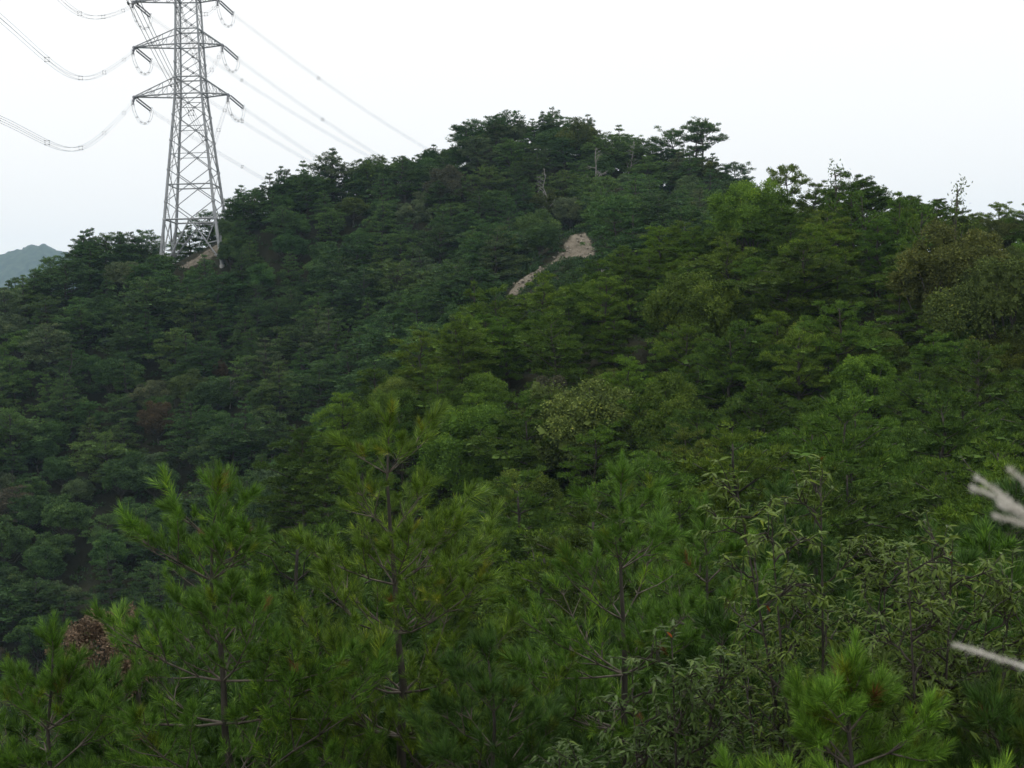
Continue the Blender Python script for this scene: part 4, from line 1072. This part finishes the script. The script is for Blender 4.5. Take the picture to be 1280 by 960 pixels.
def make_oak(px, ptop, Yd, label, name, stems, tint, cap, seed, width=1.0, dens=1.0, cat='tree', extra_tips=()):
    global rng
    keep = rng; rng = np.random.default_rng(3000 + seed)
    top = P(px, ptop, Yd); z0 = float(height(top[0], top[1])[0]); org = np.array([top[0], top[1], z0])
    root = link(name, None, None, org - [0, 0, 0.05]); root.empty_display_size = 0.2; tag(root, label, cat, 'foreground broadleaf trees')
    Ht = top[2] - z0; col = np.array(tint); B = []
    goals = [np.array([0, 0, Ht])]
    for ex, ey, dY in extra_tips: goals.append(P(ex, ey, Yd + dY) - org)
    for k in range(stems):
        a = rng.random() * 6.28; goals.append(np.array([math.cos(a) * width * rng.uniform(0.5, 1.0), math.sin(a) * width * rng.uniform(0.4, 0.9), Ht * rng.uniform(0.62, 0.86)]))
    def twig(p, d, L, leaves, segs, lead=False):
        e = p + d * L; q = path_between(p, e, 4, 0.04 * L); q[2:, 2] -= 0.0 if lead else 0.05 * L
        segs.append((q, np.linspace(0.004, 0.0018, 4)))
        n = int((16 if lead else 13) * dens * rng.uniform(0.8, 1.2)); t = rng.uniform(0.25, 1.0, n)
        t[:5] = 0.95
        for j in range(n):
            az = rng.random() * 6.28
            out = norm(np.array([math.cos(az), math.sin(az), rng.uniform(-0.5, 0.4) + (0.6 if lead else 0)]) + d * 0.5)
            leaves.append((q[0] + (q[3] - q[0]) * t[j], out))
    g0 = Geo()
    for gi, G in enumerate(goals):
        b0 = np.array([rng.normal() * 0.05, rng.normal() * 0.05, 0]); f = 0.35 * Ht
        midp = np.array([G[0] * 0.35, G[1] * 0.35, max(0.3, G[2] * 0.5)]) + rng.normal(size=3) * 0.06
        st = np.array([b0, midp * 0.55, midp, midp + (G - midp) * 0.5 + rng.normal(size=3) * 0.05, G])
        segs, leaves = [], []
        segs.append((st, np.array([0.024, 0.019, 0.014, 0.008, 0.003])))
        m = int((18 if gi <= len(extra_tips) else 15) * dens + 2)
        for q in range(m):
            t = 0.35 + 0.65 * (q + rng.random()) / m
            k = t * 4; i_ = min(int(k), 3); c = st[i_] + (st[i_ + 1] - st[i_]) * (k - i_)
            L = (0.18 + 0.62 * (1 - t)) * rng.uniform(0.8, 1.2) * width
            az = rng.random() * 6.28; d = norm(np.array([math.cos(az), math.sin(az), rng.uniform(0.25, 0.9)])); e = c + d * L
            sp = path_between(c, e, 5, 0.04 * L); segs.append((sp, np.linspace(0.009, 0.004, 5) * (1.3 - 0.6 * t)))
            for w in range(int(5 + 6 * L)):
                u = rng.uniform(0.35, 1.0); pc = c + (e - c) * u
                twig(pc, norm(d * 0.5 + rng.normal(size=3) * 0.55 + np.array([0, 0, 0.15])), rng.uniform(0.10, 0.22), leaves, segs)
        twig(G, np.array([0.05, 0, 1.0]), 0.12, leaves, segs, True); twig(st[3] + (G - st[3]) * 0.75, np.array([0, 0, 1.0]), 0.12, leaves, segs, True)
        B.append((segs, leaves))
    allp = np.array([l[0] for s, L in B for l in L]) + org; pr = proj(allp)
    inside = (pr[:, 0] > -5) & (pr[:, 0] < 1285) & (pr[:, 1] < 960)
    score = np.linalg.norm(allp, axis=1) - 0.6 * allp[:, 2] + 1e3 * ~inside; single = set(np.argsort(score)[:cap].tolist())
    rest = Geo(); n = 0
    for segs, leaves in B:
        g = Geo()
        for q, r in segs: tube(g, q, r, 5)
        bo = link('branch', g.mesh('branch', M_BARK_DK, True, None), root)
        for p, out in leaves:
            up = norm(np.array([rng.normal() * 0.35, rng.normal() * 0.35, 1.0])); y = norm(out); x = norm(np.cross(y, up)); z = np.cross(x, y)
            R = np.stack([x, y, z], 1); s = rng.uniform(0.75, 1.3); k = int(rng.integers(5))
            if n in single:
                ob = bpy.data.objects.new('leaf', LEAF_M[int(rng.integers(15))]); COL.objects.link(ob); ob.parent = bo
                ob.matrix_basis = Matrix.Translation(p) @ Matrix([list(r) for r in R]).to_4x4() @ Matrix.Scale(s, 4)
                c = col * rng.uniform(0.8, 1.2)
                if rng.random() < 0.012: c = np.array([0.22, 0.06, 0.015])
                ob.color = (*np.clip(c, 0, 1), 1)
            else:
                rest.add((LEAF_V[k][[0, 1, 5, 3, 7]] * s * [1.1, 1, 1.1]) @ R.T + p, [[0, 2, 1], [0, 3, 2], [1, 2, 4], [2, 3, 4]], None, np.full(5, np.clip(0.45 + 0.2 * rng.normal(), 0, 1)))
            n += 1
    r = link('leaves', rest.mesh('leaves', M_LEAF, True), root, color=col); r['kind'] = 'stuff'
    print('oak', label[:30], 'leaves', n, 'H %.1f' % Ht)
    rng = keep
OAK = (0.104, 0.165, 0.030)
make_oak(1026, 590, 8.0, 'oak with two leafy leaders and narrow glossy leaves right of centre', 'oak_tree', 8, OAK, 230, 1, width=1.0, extra_tips=[(922, 606, 0.2), (965, 660, -0.3), (1105, 690, 0.5)])
make_oak(1190, 690, 7.4, 'oak with drooping narrow leaves at the right edge', 'oak_tree', 7, (0.096, 0.152, 0.030), 170, 2, width=0.95, extra_tips=[(1265, 705, 0.4), (1135, 700, -0.2)])
make_oak(840, 800, 7.4, 'broadleaf bush with narrow leaves at the bottom centre', 'oak_shrub', 6, (0.070, 0.120, 0.030), 110, 3, width=0.7, cat='bush', extra_tips=[(790, 850, 0.0), (900, 830, 0.2)])

# ------------------------------------------------------------------ grass plumes close to the camera at the right
def plume(name, px, py, Yd, tipdir, label, n, length, seed):
    """grass flower head: > stem, raceme (each finger), blade.  axis start at pixel, fingers fan along tipdir"""
    global rng
    keep = rng; rng = np.random.default_rng(7000 + seed)
    a = P(px, py, Yd); zg = float(height(a[0] + 0.35, a[1])[0])
    root = link(name, None, None, (a[0] + 0.35, a[1], zg)); root.empty_display_size = 0.1; tag(root, label, 'grass plume', 'blurred grass plumes at the right edge')
    o = np.array([a[0] + 0.35, a[1], zg]); h = a - o
    st = np.array([[0, 0, -0.02], [0.03, 0, h[2] * 0.45], [h[0] * 0.25, 0, h[2] * 0.8], h * [0.65, 1, 0.97], h])
    g = Geo(); tube(g, st, np.linspace(0.0035, 0.002, 5), 6); link('stem', g.mesh('stem', M_STRAW, True, None), root)
    g = Geo()
    for k in range(3):
        L = rng.uniform(0.4, 0.7); t = np.linspace(0, 1, 8)[:, None]; s = rng.choice([-1, 1])
        c = np.array([0, 0, h[2] * 0.25 * (k + 0.3)]) + t * np.array([0.35 * s * L + 0.2, rng.normal() * 0.2, L]) + t * t * np.array([0.2 * s, 0, -0.55 * L])
        w = (0.006 * (1 - t ** 2) + 0.0006) * np.array([0, 1, 0]); V = np.concatenate([c - w, c + w]); i = np.arange(7)
        g.add(V, None, np.stack([i, i + 1, i + 9, i + 8], -1))
    link('blade', g.mesh('blade', M_STRAW, False, None), root)
    for q in range(n):
        d = norm(np.array(tipdir) + rng.normal(size=3) * np.array([0.16, 0.16, 0.16])); b = h + norm(h - st[3]) * 0.0 + rng.normal(size=3) * 0.004
        L = length * rng.uniform(0.8, 1.1); t = np.linspace(0, 1, 10)[:, None]
        c = b + d * L * t * (1.0) + np.array([0, 0, -0.02 if n > 1 else -0.004]) * t * t + (q / n - 0.5) * np.array([0.01, 0.0, 0.03]) * t * (n > 1)
        g = Geo(); tube(g, c, 0.0009, 4)
        m = 700; u = rng.random(m); pos = np.stack([np.interp(u, t[:, 0], c[:, k]) for k in range(3)], -1)
        dv = d * 0.75 + rng.normal(size=(m, 3)) * 0.42
        blades(g, pos, dv, 0.003 + 0.007 * rng.random(m) ** 2, 0.0006, 0.5)
        m = 60; u = rng.random(m); pos = np.stack([np.interp(u, t[:, 0], c[:, k]) for k in range(3)], -1)
        blades(g, pos, d + rng.normal(size=(m, 3)) * 0.3, 0.006, 0.0016, 0.3)
        link('raceme', g.mesh('raceme', M_PLUME, False, None), root)
    rng = keep
plume('grass_plume', 1345, 690, 1.35, (-0.72, -0.02, 0.66), 'pale blurred grass plume of several fingers at the right edge', 6, 0.118, 1)
plume('grass_plume', 1345, 852, 1.35, (-0.9, 0.0, 0.45), 'single pale grass finger below, at the right edge', 1, 0.135, 2)

# ------------------------------------------------------------------ air
hm, n, l = material('haze_air')
vo = n.new('ShaderNodeVolumePrincipled'); vo.inputs['Color'].default_value = (0.54, 0.78, 1.0, 1); vo.inputs['Density'].default_value = 0.00012; vo.inputs['Anisotropy'].default_value = 0.0
hm.cycles.volume_sampling = 'EQUIANGULAR'
ou = n.new('ShaderNodeOutputMaterial'); l.new(vo.outputs[0], ou.inputs['Volume'])
g = Geo(); x0, x1, y0, y1, z0_, z1 = -3450, 3450, -450, 4200, -90, 330
g.add([[x0, y0, z0_], [x1, y0, z0_], [x1, y1, z0_], [x0, y1, z0_], [x0, y0, z1], [x1, y0, z1], [x1, y1, z1], [x0, y1, z1]], None,
      [[3, 2, 1, 0], [4, 5, 6, 7], [0, 1, 5, 4], [1, 2, 6, 5], [2, 3, 7, 6], [3, 0, 4, 7]])
hz_ = link('haze', g.mesh('haze', hm, False, None)); hz_['kind'] = 'stuff'
